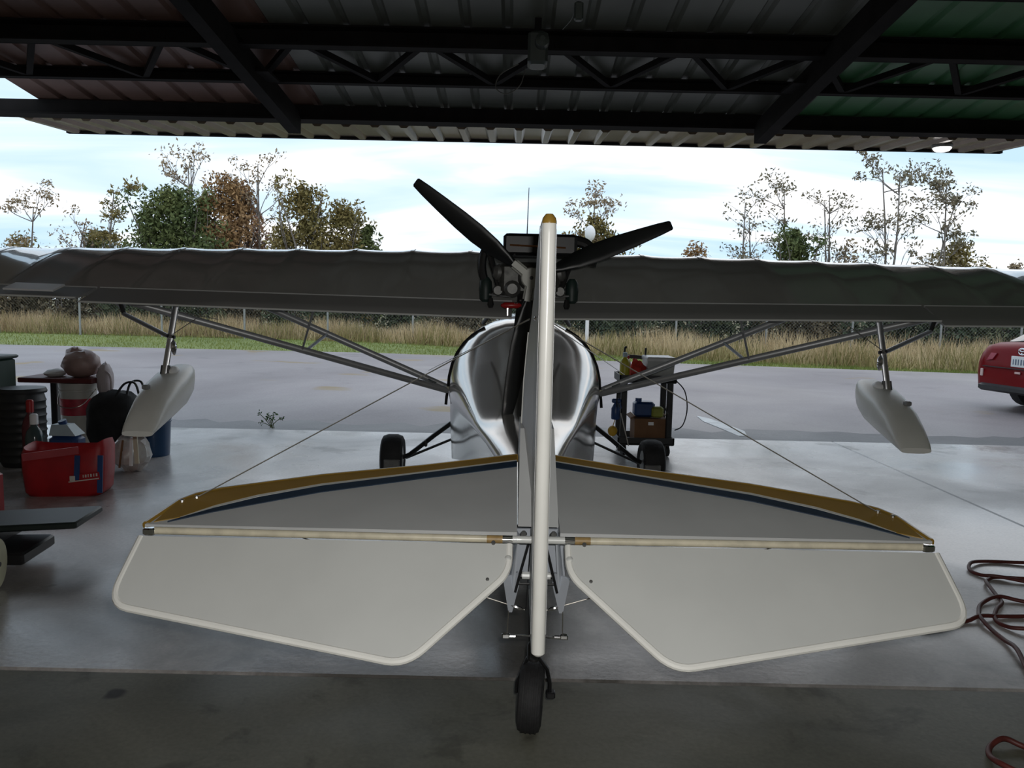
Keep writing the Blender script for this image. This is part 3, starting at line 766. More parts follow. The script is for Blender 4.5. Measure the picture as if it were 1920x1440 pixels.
for r_, ch, th, tw_ in ((.09, .036, .026, 40), (.13, .046, .032, 38), (.18, .075, .026, 32), (.28, .108, .020, 25), (.40, .120, .016, 20), (.52, .112, .013, 16), (.66, .092, .010, 13), (.78, .072, .008, 11), (.845, .056, .006, 10), (.852, .040, .004, 10)):
    t_ = math.radians(tw_); ring = []
    for k in range(12):
        a = 2 * math.pi * k / 12
        u = ch * .5 * math.cos(a) + ch * .06; w_ = th * .5 * math.sin(a) * (1 - .35 * math.cos(a))
        ring.append(Vector((r_, u * math.sin(t_) + w_ * math.cos(t_), u * math.cos(t_) - w_ * math.sin(t_))))
    rings.append(ring)
bl.loft(rings)
b0 = None
for ang in (141.6, 21.6, 260.9):
    R = Matrix.Rotation(-math.radians(ang), 3, 'Y')
    q = MB()
    q.v = [HUB + R @ p for p in bl.v]; q.f = list(bl.f)
    q.build('propeller_blade', M_PROP, prop_o, sharp=60)
MB().tube([at(988, 445, 5.0), at(992, 352, 5.0)], [.004, .0022], 6).build('whip_antenna', M_BLACK, plane)

# ================================================================== BEYOND THE APRON
def leaf_mat(name, a, b):
    m_ = pmat(name, a, 0.75, var=0.1, scale=0.9, base2=b, spec=0.2)
    return m_
LM = {
    'green': leaf_mat('dark_green_leaves', (0.075, 0.11, 0.045), (0.15, 0.17, 0.06)),
    'olive': leaf_mat('olive_leaves', (0.16, 0.14, 0.05), (0.26, 0.20, 0.075)),
    'rust': leaf_mat('rusty_autumn_leaves', (0.28, 0.17, 0.085), (0.36, 0.22, 0.10)),
    'pink': leaf_mat('pinkish_autumn_leaves', (0.40, 0.23, 0.17), (0.32, 0.21, 0.11)),
    'dry': leaf_mat('dry_brown_leaves', (0.30, 0.23, 0.15), (0.36, 0.28, 0.18)),
    'sparse': leaf_mat('sparse_grey_green_leaves', (0.17, 0.165, 0.11), (0.26, 0.21, 0.14)),
    'hedge': leaf_mat('undergrowth_leaves', (0.05, 0.075, 0.045), (0.11, 0.12, 0.065)),
    'hedgeb': leaf_mat('brown_undergrowth_leaves', (0.09, 0.08, 0.055), (0.18, 0.14, 0.085)),
}
M_BARK = pmat('grey_bark', (0.20, 0.175, 0.155), 0.85, var=0.3, scale=6)

def leaves(mb, c, n, rad, size, rnd, flat=.8):
    for _ in range(n):
        d = Vector((rnd.gauss(0, 1), rnd.gauss(0, 1), rnd.gauss(0, 1) * flat))
        d = d.normalized() * rad * rnd.random() ** .45
        p = c + d
        a = Vector((rnd.gauss(0, 1), rnd.gauss(0, 1), rnd.gauss(0, 1))).normalized()
        b = a.cross(Vector((rnd.gauss(0, 1), rnd.gauss(0, 1), rnd.gauss(0, 1)))).normalized()
        s = size * rnd.uniform(.6, 1.4)
        o = len(mb.v)
        mb.v.extend([p - a * s, p + b * s * .42, p + a * s, p - b * s * .42])
        mb.f.append((o, o + 1, o + 2, o + 3))

def tree(name, base, h, spread, style, leaf, nleaf, label, seed, group='trees beyond the fence', lean=0.0, lsize=.14):
    rnd = random.Random(seed)
    base = Vector(base)
    root = thing(name, base, label, 'tree', group)
    tr, lf = MB(), MB()
    def limb(a, b, r0, r1, bend=.12):
        mid = (a + b) / 2 + Vector((rnd.uniform(-1, 1), rnd.uniform(-1, 1), 0)) * (b - a).length * bend
        pts = spline([a, mid, b], 3)
        tr.tube(pts, [r0 + (r1 - r0) * i / (len(pts) - 1) for i in range(len(pts))], 5)
        return pts
    if style == 'airy':
        stems = rnd.choice((1, 2, 2))
        tips = []
        for k in range(stems):
            t = base + Vector((lean * h + rnd.uniform(-.25, .25) * spread, rnd.uniform(-.4, .4), h * rnd.uniform(.82, .95)))
            pts = limb(base + Vector((rnd.uniform(-.15, .15), 0, 0)), t, .075, .02, .06)
            tips.append((t, 1.0))
            for q in range(9):
                u = rnd.uniform(.35, .98)
                p = pts[int(u * (len(pts) - 1))]
                e_ = p + Vector((rnd.uniform(-1, 1) * spread * (.35 + .65 * u), rnd.uniform(-.7, .7), h * rnd.uniform(.06, .20)))
                if e_.z > base.z + h: e_.z = base.z + h * rnd.uniform(.9, 1)
                limb(p, e_, .025, .008, .15); tips.append((e_, u))
                for z in range(2):
                    e2 = e_ + Vector((rnd.uniform(-.6, .6), rnd.uniform(-.4, .4), rnd.uniform(-.1, .5)))
                    limb(p + (e_ - p) * .6, e2, .010, .005, .1); tips.append((e2, u))
        for t, u in tips:
            leaves(lf, t, int(nleaf / len(tips) * (.3 + 1.1 * u * rnd.random() * 1.6)), rnd.uniform(.25, .55), lsize, rnd, .55)
        leaves(lf, base + Vector((0, 0, .5)), nleaf // 10, spread * .6, lsize, rnd)
    else:
        n = 7
        tips = []
        for k in range(n):
            t = base + Vector((rnd.uniform(-.85, .85) * spread, rnd.uniform(-.6, .6) * spread, h * rnd.uniform(.45, .93)))
            limb(base + Vector((rnd.uniform(-.3, .3) * spread, 0, 0)), t, .08, .02, .08); tips.append(t)
            for z in range(5):
                e_ = base.lerp(t, rnd.uniform(.5, .95)) + Vector((rnd.uniform(-.35, .35) * spread, rnd.uniform(-.3, .3) * spread, rnd.uniform(0, .18) * h))
                limb(base.lerp(t, .5), e_, .03, .01); tips.append(e_)
        for t in tips:
            leaves(lf, t, nleaf // (4 * len(tips)), spread * rnd.uniform(.22, .38), lsize, rnd, 1.5)
        nc = 110
        for k in range(nc):
            u = rnd.random() ** .8
            wp = (1 - u ** 2.2) ** .6
            c = base + Vector((rnd.uniform(-1, 1) * spread * wp, rnd.uniform(-.7, .7) * spread * wp, h * (.04 + .88 * u)))
            leaves(lf, c, int(nleaf * .75 / nc), spread * .30, lsize, rnd, 1.3)
    tr.build('trunk', M_BARK, root, fix=False)
    lf.build('foliage', LM[leaf], root, fix=False, kind='stuff')
    return root
TY = 37.0
def tbase(px, y=TY): 
    p = at(px, 560, y); return (p.x, y, -.1)
def th(px, py, y=TY): return at(px, py, y).z + .1
T = [  # px, top, y, half-width px, style, leaf, n, label
    (62, 345, 38, 48, 'airy', 'dry', 420, 'thin nearly bare autumn tree at the far left edge'),
    (150, 395, 39, 40, 'airy', 'dry', 260, 'faint leafless sapling second from the left edge'),
    (218, 330, 37, 42, 'airy', 'olive', 700, 'slim yellowish tree with a visible trunk left of the dark green bush'),
    (40, 440, 40, 60, 'bushy', 'olive', 1500, 'low olive scrub bush over the left wing tip'),
    (185, 425, 40, 50, 'bushy', 'green', 1400, 'low green scrub bush below the slim yellowish tree'),
    (325, 345, 36, 85, 'bushy', 'green', 6500, 'broad dark green bushy tree at the left of the thicket'),
    (352, 278, 38, 45, 'airy', 'dry', 420, 'tall wispy tree rising above the dark green bushy tree'),
    (425, 315, 37, 65, 'bushy', 'rust', 3600, 'orange-brown autumn tree in the middle of the left thicket'),
    (455, 325, 38, 48, 'bushy', 'pink', 1600, 'pinkish red autumn tree behind the orange-brown one'),
    (492, 284, 38, 55, 'airy', 'dry', 380, 'tall bare-topped tree over the middle of the left thicket'),
    (565, 328, 37, 55, 'bushy', 'olive', 3200, 'brown-green autumn tree right of the tall bare-topped tree'),
    (640, 368, 37, 58, 'bushy', 'olive', 3600, 'olive bushy tree at the right end of the left thicket'),
    (690, 410, 37, 30, 'bushy', 'green', 1200, 'small olive bush closing the left thicket'),
    (1108, 305, 37, 55, 'airy', 'dry', 650, 'tall thin tree just right of the rudder top'),
    (1112, 398, 37, 65, 'bushy', 'olive', 2200, 'round brown-green bush below the thin tree by the rudder'),
    (1300, 447, 39, 45, 'bushy', 'rust', 900, 'low rusty shrub above the right wing'),
    (1397, 358, 37, 42, 'airy', 'sparse', 420, 'slender leaning tree at the left of the right-hand row'),
    (1465, 335, 38, 55, 'airy', 'sparse', 360, 'fine twiggy tree behind the round green shrub'),
    (1482, 420, 37, 52, 'bushy', 'green', 3000, 'round dark green shrub among the right-hand trees'),
    (1545, 345, 38, 40, 'airy', 'sparse', 330, 'thin forked tree right of the round green shrub'),
    (1655, 293, 36, 80, 'airy', 'sparse', 900, 'tallest airy tree with flat-topped crown on the right'),
    (1585, 440, 38, 40, 'bushy', 'dry', 500, 'small dry shrub between the forked and tallest trees'),
    (1775, 322, 36, 68, 'airy', 'sparse', 1100, 'leafy airy tree at the right end of the row'),
    (1790, 450, 37, 70, 'bushy', 'olive', 1700, 'brown-green low bush at the foot of the right end tree'),
    (1900, 485, 38, 28, 'bushy', 'dry', 500, 'tiny dry shrub at the far right edge'),
]
for i, (px, tp, y, hw, stl, lf_, n_, lab) in enumerate(T):
    tree('broadleaf_tree' if stl == 'airy' else 'bushy_tree', tbase(px, y), th(px, tp, y), hw / 1500 * y, stl, lf_, int(n_ * (2.0 if stl == 'airy' else 2.2)), lab, 100 + i, lsize=.085 if stl == 'airy' else .10)

# ---- undergrowth shrubs along the back of the fence
def shrub(px, y, wdt, hgt, leaf, label, seed):
    rnd = random.Random(seed); b = Vector(tbase(px, y))
    root = thing('undergrowth_shrub', b, label, 'shrub', 'undergrowth behind the fence')
    lf = MB(); tr = MB()
    for k in range(40):
        c = b + Vector((rnd.uniform(-1, 1) * wdt, rnd.uniform(-.5, .5), rnd.uniform(.05, 1) * hgt))
        leaves(lf, c, 90, .6, .10, rnd, 1.1)
    for k in range(7):
        x_ = rnd.uniform(-.9, .9) * wdt
        tr.tube([b + Vector((x_, 0, 0)), b + Vector((x_ + rnd.uniform(-.3, .3), rnd.uniform(-.2, .2), hgt * rnd.uniform(.7, 1.1)))], [.03, .012], 5)
    tr.build('stems', M_BARK, root, fix=False, kind='stuff')
    lf.build('foliage', LM[leaf], root, fix=False, kind='stuff')
SP = [(-30, 'hedgeb', 'brown undergrowth shrub at the left frame edge behind the fence'), (70, 'hedgeb', 'brown undergrowth left of the first visible fence post'),
      (170, 'hedgeb', 'brown undergrowth right of the first visible fence post'), (275, 'hedge', 'dark undergrowth behind the left float strut'), (380, 'hedge', 'dark undergrowth right of the left float strut'),
      (480, 'hedgeb', 'brownish undergrowth behind the left outer wing struts'), (585, 'hedge', 'dark undergrowth behind the left jury strut'), (690, 'hedge', 'dark undergrowth above the left strut junction'),
      (790, 'hedge', 'dark undergrowth just left of the hull top'), (890, 'hedgeb', 'brownish undergrowth behind the left shoulder of the hull'), (1000, 'hedge', 'undergrowth behind the engine pylon'), (1100, 'hedge', 'dark green undergrowth at the white marker pole'),
      (1200, 'hedge', 'dark green undergrowth above the tool cart'), (1300, 'hedge', 'green undergrowth between cart and right jury strut'), (1400, 'hedge', 'green undergrowth behind the right jury strut'), (1500, 'hedgeb', 'brown-green undergrowth right of the right jury strut'),
      (1600, 'hedge', 'dark undergrowth behind the right float strut'), (1700, 'hedge', 'dark undergrowth behind the right float brace'), (1800, 'hedge', 'dark undergrowth left of the red car roof'), (1900, 'hedge', 'dark undergrowth above the red car')]
for i, (px, lf_, lab) in enumerate(SP):
    shrub(px, 32.0 - px / 1920 * 4.2 + (i % 3) * .5, 1.45, 2.5, lf_, lab, 300 + i)

# ---- chain-link fence
FY0, FY1 = 26.6, 25.0
def fy(x): return 26.0 - .055 * x
fence = thing('chain_link_fence', (0, fy(0), -.1), 'tall galvanised chain-link fence along the far side of the lawn', 'fence')
M_GALV = pmat('galvanised_steel', (0.30, 0.31, 0.31), 0.45, 0.5, var=0.1)
fx = [at(px, 600, 26).x for px in (-38, 125, 287, 449, 610, 773, 935, 1100, 1265, 1430, 1585, 1743, 1885, 2040)]
for x_ in fx:
    MB().tube([(x_, fy(x_), -.1), (x_, fy(x_), 2.05)], .035, 8).lathe([(.045, 0), (.04, .04), (.01, .06)], (x_, fy(x_), 2.05), (0, 0, 1), 8).build('post', M_GALV, fence)
MB().tube([(fx[0], fy(fx[0]), 2.0), (fx[-1], fy(fx[-1]), 2.0)], .022, 6).build('top_rail', M_GALV, fence)
cm = MB()
x_ = fx[0]
while x_ < fx[-1]:
    for sgn in (-1, 1):
        a = (x_, fy(x_), .0); xb = x_ + sgn * 2.0
        xb2 = min(max(xb, fx[0]), fx[-1]); k = abs(xb2 - x_) / 2.0
        if k > .02: cm.tube([a, (xb2, fy(xb2), 2.0 * k)], .0012, 3, cap=False)
    x_ += .11
cm.build('wire_mesh', M_GALV, fence, kind='stuff', fix=False)
mp_ = thing('marker_pole', (at(1100, 640, 24.2).x, 24.2, -.1), 'white marker pole with round head right of the hull', 'pole')
b_ = ORG[mp_.name]
MB().tube([b_, b_ + Vector((0, 0, 3.4))], .055, 10).build('pole', M_WHITE, mp_)
MB().blob(b_ + Vector((0, 0, 3.55)), (.16, .16, .24), 12, 8).build('head', M_WHITE, mp_)

# ---- grass
def blades(name, n, xr, yfun, hfun, wd, mat, label, seed, lean=.25, clump=None):
    rnd = random.Random(seed); mb = MB(); vv, ff = mb.v, mb.f
    for i in range(n):
        x_ = rnd.uniform(*xr); y_ = yfun(x_, rnd)
        if clump and rnd.random() > clump(x_): continue
        h_ = hfun(x_, rnd); o = len(vv)
        a = rnd.uniform(0, math.pi); dxv = Vector((math.cos(a), math.sin(a), 0)) * wd
        b = Vector((x_, y_, -.06)); t = b + Vector((rnd.gauss(0, lean) * h_, rnd.gauss(0, lean) * h_, h_))
        vv.extend([b - dxv, b + dxv, t]); ff.append((o, o + 1, o + 2))
    return mb.build(name, mat, None, label, 'grass', kind='stuff', fix=False, org=(0, 25, 0))
M_DRY = pmat('tan_dry_grass', (0.43, 0.32, 0.18), 0.85, var=.1, scale=.5, base2=(0.58, 0.46, 0.28), spec=.2)
M_DRY2 = pmat('green_brown_grass', (0.20, 0.18, 0.07), 0.85, var=.1, scale=.6, base2=(0.34, 0.28, 0.13), spec=.2)
M_GRN = pmat('green_grass_blades', (0.15, 0.19, 0.05), 0.85, var=.1, scale=.8, base2=(0.23, 0.26, 0.075), spec=.2)
def far_edge(x_):
    pts = [(-60, 23), (-13.3, 20.8), (-3.6, 20.7), (10.2, 18.2), (60, 14.6)]
    for (a, ya), (b, yb) in zip(pts, pts[1:]):
        if a <= x_ <= b: return ya + (yb - ya) * (x_ - a) / (b - a)
    return 20
def dry0(x_):
    pts = [(-60, 7), (-10, 6.6), (-3.6, 5.0), (1, 3.0), (5, 1.5), (10, .8), (60, .8)]
    for (a, ya), (b, yb) in zip(pts, pts[1:]):
        if a <= x_ <= b: return far_edge(x_) + ya + (yb - ya) * (x_ - a) / (b - a)
    return 27
def dry1(x_): return max(dry0(x_) + 3.0, fy(x_) + .8)
blades('tall_dry_grass', 26000, (-24, 26), lambda x_, r: r.uniform(dry0(x_), dry1(x_)), lambda x_, r: r.uniform(.25, .72) * (1 + .25 * math.sin(x_ * 1.7)), .014, M_DRY, 'tall tan dry grass along the fence', 11)
blades('weedy_grass', 11000, (-24, 26), lambda x_, r: r.uniform(dry0(x_) - .3, dry0(x_) + 2.0), lambda x_, r: r.uniform(.2, .6) * (1 + .4 * math.sin(x_ * 2.3 + 1)), .018, M_DRY2, 'green-brown weeds mixed into the dry grass', 12)
blades('mown_grass', 24000, (-24, 26), lambda x_, r: r.uniform(far_edge(x_) + .05, dry0(x_) + .2), lambda x_, r: r.uniform(.04, .10), .012, M_GRN, 'bright green mown grass at the edge of the apron', 13)

# ---- weed growing at the concrete edge
wd_o = thing('weed', gnd(508, 803), 'small green weed sprouting from the concrete edge', 'weed')
rnd = random.Random(5); b_ = ORG[wd_o.name]
for k in range(7):
    t = b_ + Vector((rnd.uniform(-.13, .12), rnd.uniform(-.05, .05), rnd.uniform(.05, .17)))
    MB().tube(spline([b_ + Vector((rnd.uniform(-.04, .04), 0, 0)), (b_ + t) / 2 + Vector((0, 0, .02)), t], 3), [.004] * 6 + [.002], 5).build('stem', LM['green'], wd_o)
    q = MB(); leaves(q, t, 12, .035, .016, rnd); q.build('leaf_cluster', pmat('weed_green', (0.05, 0.12, 0.03), .7, var=.3), wd_o, fix=False)

# ================================================================== RED CAR
HEAD = math.radians(80)
car_p = at(1908, 700, 11.1)
car = thing('sedan_car', (car_p.x, 11.1, -.02), 'red four-door sedan parked on the apron, cut by the right frame edge', 'car', rz=-HEAD, local=True)
M_CAR = pmat('red_car_paint', (0.14, 0.002, 0.004), 0.4, 0.0, spec=0.08, var=.05, coat=0.06)
M_GLASS = pmat('dark_window_glass', (0.02, 0.025, 0.03), 0.03, var=.05)
M_TAIL = pmat('tail_lamp_plastic', (0.36, 0.05, 0.08), 0.1, var=.1, coat=1.0)
def cring(y, wd, zl, zt, sk=0.0, crown=.03):
    hh = [(zl, .86), (zl + .06, .97), (.50, 1.0), (.68, .995), (zt - .10, .96), (zt - .03, .90), (zt, .78)]
    r = [(-wd * k, z) for z, k in hh] + [(0, zt + crown)] + [(wd * k, z) for z, k in reversed(hh)]
    return [Vector((x_, y + sk * max(0, z - .66), z)) for x_, z in r]
body = MB().loft([cring(-.0, .70, .30, .86, .28), cring(.05, .80, .28, .91, .22), cring(.16, .87, .26, .945, .12), cring(.30, .90, .25, .965), cring(.62, .91, .24, .985), cring(1.2, .91, .22, .99), cring(2.2, .91, .22, .98), cring(3.2, .91, .22, .95), cring(3.9, .89, .24, .86), cring(4.35, .82, .26, .75), cring(4.6, .66, .32, .62)])
car_b = body.build('body', M_CAR, car, sharp=38)
gh = []
for y, wd, z0, z1 in ((.46, .68, .95, 1.005), (.85, .66, .97, 1.22), (1.25, .62, .98, 1.40), (1.7, .60, 1.0, 1.465), (2.3, .60, 1.0, 1.455), (2.8, .63, .98, 1.28), (3.25, .70, .96, 1.0)):
    gh.append([Vector((x_, y, z)) for x_, z in ((-wd * 1.12, z0), (-wd * 1.04, z0 + (z1 - z0) * .6), (-wd * .92, z1 - .02), (-wd * .5, z1 + .01), (wd * .5, z1 + .01), (wd * .92, z1 - .02), (wd * 1.04, z0 + (z1 - z0) * .6), (wd * 1.12, z0))])
MB().loft(gh).build('windows', M_GLASS, car, sharp=40)
MB().loft([[Vector((-.57, 1.32, 1.447)), Vector((0, 1.32, 1.47)), Vector((.57, 1.32, 1.447)), Vector((.57, 1.32, 1.43)), Vector((-.57, 1.32, 1.43))], [Vector((-.57, 2.3, 1.462)), Vector((0, 2.3, 1.49)), Vector((.57, 2.3, 1.462)), Vector((.57, 2.3, 1.44)), Vector((-.57, 2.3, 1.44))]]).build('roof_panel', M_CAR, car)
MB().cbox((0, .03, .325), (1.42, .12, .11), .03).build('rear_valance', M_BLACK, car)
MB().box((0, .0, .625), (1.3, .02, .012)).build('bumper_seam', M_BLACK, car)
for s in (-1, 1):
    tl = MB().prism([(s * .44, .06, .82), (s * .74, .105, .825), (s * .89, .30, .85), (s * .90, .34, .72), (s * .78, .075, .68), (s * .50, .045, .73)], (0, -.03, 0)).build('tail_lamp', M_TAIL, car)
    MB().cbox((s * .66, -.002, .53), (.05, .02, .11), .006).build('reflector', pmat('pale_reflector', (.6, .45, .42), .2), car)
    MB().cbox((s * .98, 2.75, 1.02), (.16, .1, .12), .03).build('door_mirror', M_CAR, car)
pl_ = MB().cbox((0, .025, .725), (.31, .02, .155), .005).build('licence_plate', pmat('plate_white', (.72, .74, .74), .4, var=.03), car)
for i, (x_, h_) in enumerate(((-.11, .075), (-.065, .08), (-.02, .08), (.03, .08), (.075, .075), (.115, .08))):
    MB().box((x_, .0135, .72), (.022 if i % 2 else .016, .002, h_)).build('plate_character', pmat('plate_ink', (.10, .14, .2), .5), pl_)
def ell(cx, cz, a, b): return [Vector((cx + a * math.cos(t), .045, cz + b * math.sin(t))) for t in [2 * math.pi * k / 18 for k in range(19)]]
em = MB().tube(ell(0, .870, .065, .045), .007, 6).build('emblem', M_CHROME, car)
MB().tube(ell(0, .876, .020, .038), .006, 6).build('emblem_ring', M_CHROME, em)
MB().tube(ell(0, .888, .045, .018), .006, 6).build('emblem_ring', M_CHROME, em)
MB().cbox((.0, -.004, .57), (.10, .012, .03), .004).build('model_badge', pmat('pale_badge', (.6, .4, .38), .3), car)
for s in (-1, 1):
    for y in (.98, 3.72):
        wt = MB().lathe([(.20, -.10), (.29, -.11), (.325, -.08), (.325, .08), (.29, .11), (.20, .10)], (s * .80, y, .325), (1, 0, 0), 24).build('tyre', M_RUBBER, car)
        MB().lathe([(.205, -.09), (.205, .10), (.12, .085), (.05, .11)], (s * .80, y, .325), (s, 0, 0), 20).build('rim', M_ALU, wt)

# ================================================================== TOOL CART AND WHAT IS ON IT
cx, cy = 1.24, 7.45
M_CARTB = pmat('black_moulded_plastic', (0.014, 0.015, 0.016), 0.5, var=.2)
cart = thing('tool_cart', (cx, cy, 0), 'black two-shelf wheeled tool cart right of the hull', 'cart')
for sx in (-1, 1):
    for sy in (-1, 1):
        MB().cbox((cx + sx * .21, cy + sy * .16, .41), (.055, .045, .60), .008).build('post', M_CARTB, cart)
        q = MB().lathe([(.02, -.016), (.048, -.016), (.05, -.01), (.05, .01), (.048, .016), (.02, .016)], (cx + sx * .20, cy + sy * .15, .05), (1, .2, 0), 14).build('caster', M_RUBBER, cart)
        MB().cbox((cx + sx * .20, cy + sy * .15, .085), (.05, .04, .03), .004).build('caster_fork', M_ALUD, q)
for z in (.115, .69):
    sh = MB().cbox((cx, cy, z), (.52, .40, .022), .005)
    for sx in (-1, 1): sh.box((cx + sx * .255, cy, z + .03), (.012, .40, .06))
    for sy in (-1, 1): sh.box((cx, cy + sy * .194, z + .03), (.52, .012, .06))
    sh.build('shelf', M_CARTB, cart)
MB().tube(spline([(cx - .17, cy + .19, .72), (cx - .17, cy + .19, .96), (cx - .15, cy + .19, .98)], 4), .011, 6).tube([(cx + .03, cy + .19, .72), (cx + .03, cy + .19, .98)], .011, 6).beam((cx - .17, cy + .19, .90), (cx + .03, cy + .19, .885), .02, .035).build('handle', M_CARTB, cart)
# on the top shelf
bn = thing('storage_bin', (cx + .12, cy, .70), 'grey translucent plastic bin on the top shelf of the cart', 'bin')
r_ = lambda k, z: [(cx + .12 - .125 * k, cy - .16 * k, z), (cx + .12 + .125 * k, cy - .16 * k, z), (cx + .12 + .125 * k, cy + .16 * k, z), (cx + .12 - .125 * k, cy + .16 * k, z)]
MB().loft([[Vector(p) for p in r_(.92, .702)], [Vector(p) for p in r_(1, .88)], [Vector(p) for p in r_(.96, .88)], [Vector(p) for p in r_(.88, .712)]]).build('tub', pmat('frosted_plastic', (.36, .37, .36), .35, var=.06), bn)
MB().loft([[Vector(p) for p in r_(1.04, .88)], [Vector(p) for p in r_(1.04, .90)], [Vector(p) for p in r_(.98, .915)]]).build('lid', pmat('pale_grey_lid', (.52, .52, .52), .35), bn)
MB().blob((cx - .075, cy - .03, .785), (.075, .07, .085), 14, 9, .35, seed=3).blob((cx - .10, cy - .05, .84), (.04, .04, .05), 10, 7, .4, seed=4).build('shop_rag', pmat('red_cloth', (.42, .03, .02), .85, var=.3, scale=20), None, 'crumpled red shop rag on the cart top', 'rag')
def bottle(name, x_, y_, z_, r, h, mat, matc, label, cat='bottle'):
    o = thing(name, (x_, y_, z_), label, cat)
    MB().lathe([(r * .95, 0), (r, .01), (r, h * .62), (r * .8, h * .72), (r * .38, h * .8), (r * .38, h * .84)], (x_, y_, z_), (0, 0, 1), 16).build('body', mat, o)
    MB().lathe([(r * .45, h * .83), (r * .45, h * .98), (r * .3, h)], (x_, y_, z_), (0, 0, 1), 12).build('cap', matc, o)
    return o
M_YEL = pmat('yellow_plastic', (.42, .38, .03), .4, var=.1)
M_BLU = pmat('blue_plastic', (.015, .05, .16), .4, var=.15)
M_PALE = pmat('pale_blue_plastic', (.35, .45, .50), .4, var=.1)
bottle('squeeze_bottle', cx - .205, cy - .10, .702, .047, .25, M_YEL, M_PALE, 'yellow bottle with pale blue cap at the left of the cart top')
bottle('spray_can', cx - .15, cy + .10, .702, .033, .21, M_WHITE, M_RED, 'white can behind the yellow bottle on the cart', 'can')
MB().cbox((cx - .09, cy - .12, .722), (.16, .07, .04), .01).build('tool_case', M_BLACK, None, 'small black tool case in front of the red rag', 'case')
# on the bottom shelf
cb = thing('cardboard_box', (cx + .05, cy, .127), 'open brown cardboard box on the bottom shelf of the cart', 'box')
M_CARD = pmat('cardboard', (.17, .085, .040), .85, var=.1, scale=10)
MB().box((cx + .05, cy, .235), (.30, .28, .215)).build('carton', M_CARD, cb)
for sx in (-1, 1): MB().box((cx + .05 + sx * .17, cy, .355), (.05, .27, .008), Euler((0, sx * .5, 0))).build('flap', M_CARD, cb)
MB().box((cx + .05, cy - .142, .30), (.05, .002, .03)).build('label', M_WHITE, cb)
MB().cbox((cx + .0, cy, .42), (.19, .16, .14), .02).lathe([(.03, 0), (.03, .03)], (cx - .05, cy, .49), (0, 0, 1), 12).build('oil_jug', M_BLU, None, 'dark blue jug standing on the cardboard box', 'jug')
MB().cbox((cx + .115, cy - .07, .40), (.11, .09, .10), .015).build('sponge_pack', pmat('yellow_green_pack', (.25, .27, .04), .6, var=.2), None, 'yellow-green pack beside the blue jug', 'pack')
sb = thing('spray_bottle', (cx - .285, cy - .18, .34), 'blue spray bottle hooked on the left side of the cart', 'bottle')
MB().lathe([(.035, 0), (.04, .01), (.04, .10), (.015, .15)], (cx - .285, cy - .18, .34), (0, 0, 1), 14).build('body', M_BLU, sb)
MB().cbox((cx - .28, cy - .18, .51), (.085, .03, .04), .008).beam((cx - .25, cy - .18, .50), (cx - .235, cy - .18, .44), .012, .012).build('trigger_head', M_BLU, sb)
MB().blob((cx - .31, cy - .2, .235), (.045, .045, .05), 12, 8).tube([(cx - .31, cy - .2, .27), (cx - .265, cy - .17, .42)], .004, 5).build('hanging_float', pmat('orange_yellow', (.55, .32, .02), .5), None, 'small orange-yellow ball hanging from the cart side', 'ball')
MB().beam((cx - .24, cy - .2, .40), (cx - .16, cy - .2, .10), .025, .008).build('paint_stick', pmat('pale_wood', (.5, .48, .44), .6), None, 'pale stick leaning on the left cart posts', 'stick')
for i, (pts, lab) in enumerate((([(cx + .24, cy - .19, .72), (cx + .33, cy - .22, .62), (cx + .36, cy - .22, .45), (cx + .33, cy - .2, .30), (cx + .26, cy - .19, .25)], 'thin black cable looping off the right of the cart'),
                  ([(cx - .24, cy - .19, .74), (cx - .275, cy - .21, .60), (cx - .28, cy - .21, .48), (cx - .265, cy - .2, .40)], 'thin black cable hanging off the left of the cart'),
                  ([(cx + .13, cy - .2, .70), (cx + .12, cy - .22, .55), (cx + .17, cy - .22, .44), (cx + .19, cy - .2, .40)], 'dark cable hanging under the middle of the cart top'))):
    MB().tube(spline(pts, 6), .006, 6).build('electric_cable', M_BLACK, None, lab, 'cable')

# ================================================================== CLUTTER ALONG THE LEFT WALL
def bucket(name, x_, y_, r, h, mat, label, band=None, handle=True, z0=0):
    o = thing(name, (x_, y_, z0), label, 'bucket')
    MB().lathe([(r * .88, 0), (r * .9, .01), (r * .985, h * .86), (r * 1.03, h * .865), (r * 1.03, h * .89), (r, h * .90), (r * 1.04, h * .96), (r * 1.05, h), (r * .97, h), (r * .95, h * .93)], (x_, y_, z0), (0, 0, 1), 28).build('body', mat, o)
    if band: MB().lathe([(r * (.9 + .09 * band[0]) + .002, h * band[0]), (r * (.9 + .09 * band[1]) + .003, h * band[1])], (x_, y_, z0), (0, 0, 1), 28, cap=False).build('label_band', band[2], o)
    if handle: MB().tube(spline([(x_ - r * 1.05, y_, z0 + h * .9), (x_ - r * .6, y_ - r, z0 + h * .66), (x_ + r * .6, y_ - r, z0 + h * .66), (x_ + r * 1.05, y_, z0 + h * .9)], 5), .004, 6).build('handle', M_WIRE, o)
    return o
wbx, wby = -3.94, 7.22
bucket('plastic_bucket', wbx, wby, .155, .58, pmat('off_white_bucket', (.46, .45, .41), .45, var=.06), 'tall off-white plastic bucket with a red label band', (.50, .76, pmat('red_label', (.38, .03, .05), .5, var=.25, scale=14)))
MB().cbox((wbx - .1, wby, .61), (.66, .40, .045), .006).build('work_board', pmat('dark_red_board', (.09, .012, .012), .6, var=.2), None, 'dark red board lying across the stacked buckets', 'board')
MB().cbox((wbx - .27, wby + .1, .31), (.06, .06, .56), .006).cbox((wbx - .27, wby + .1, .016), (.2, .25, .03), .006).build('support_stand', M_BLACK, None, 'thin black stand propping up the dark red board', 'stand')
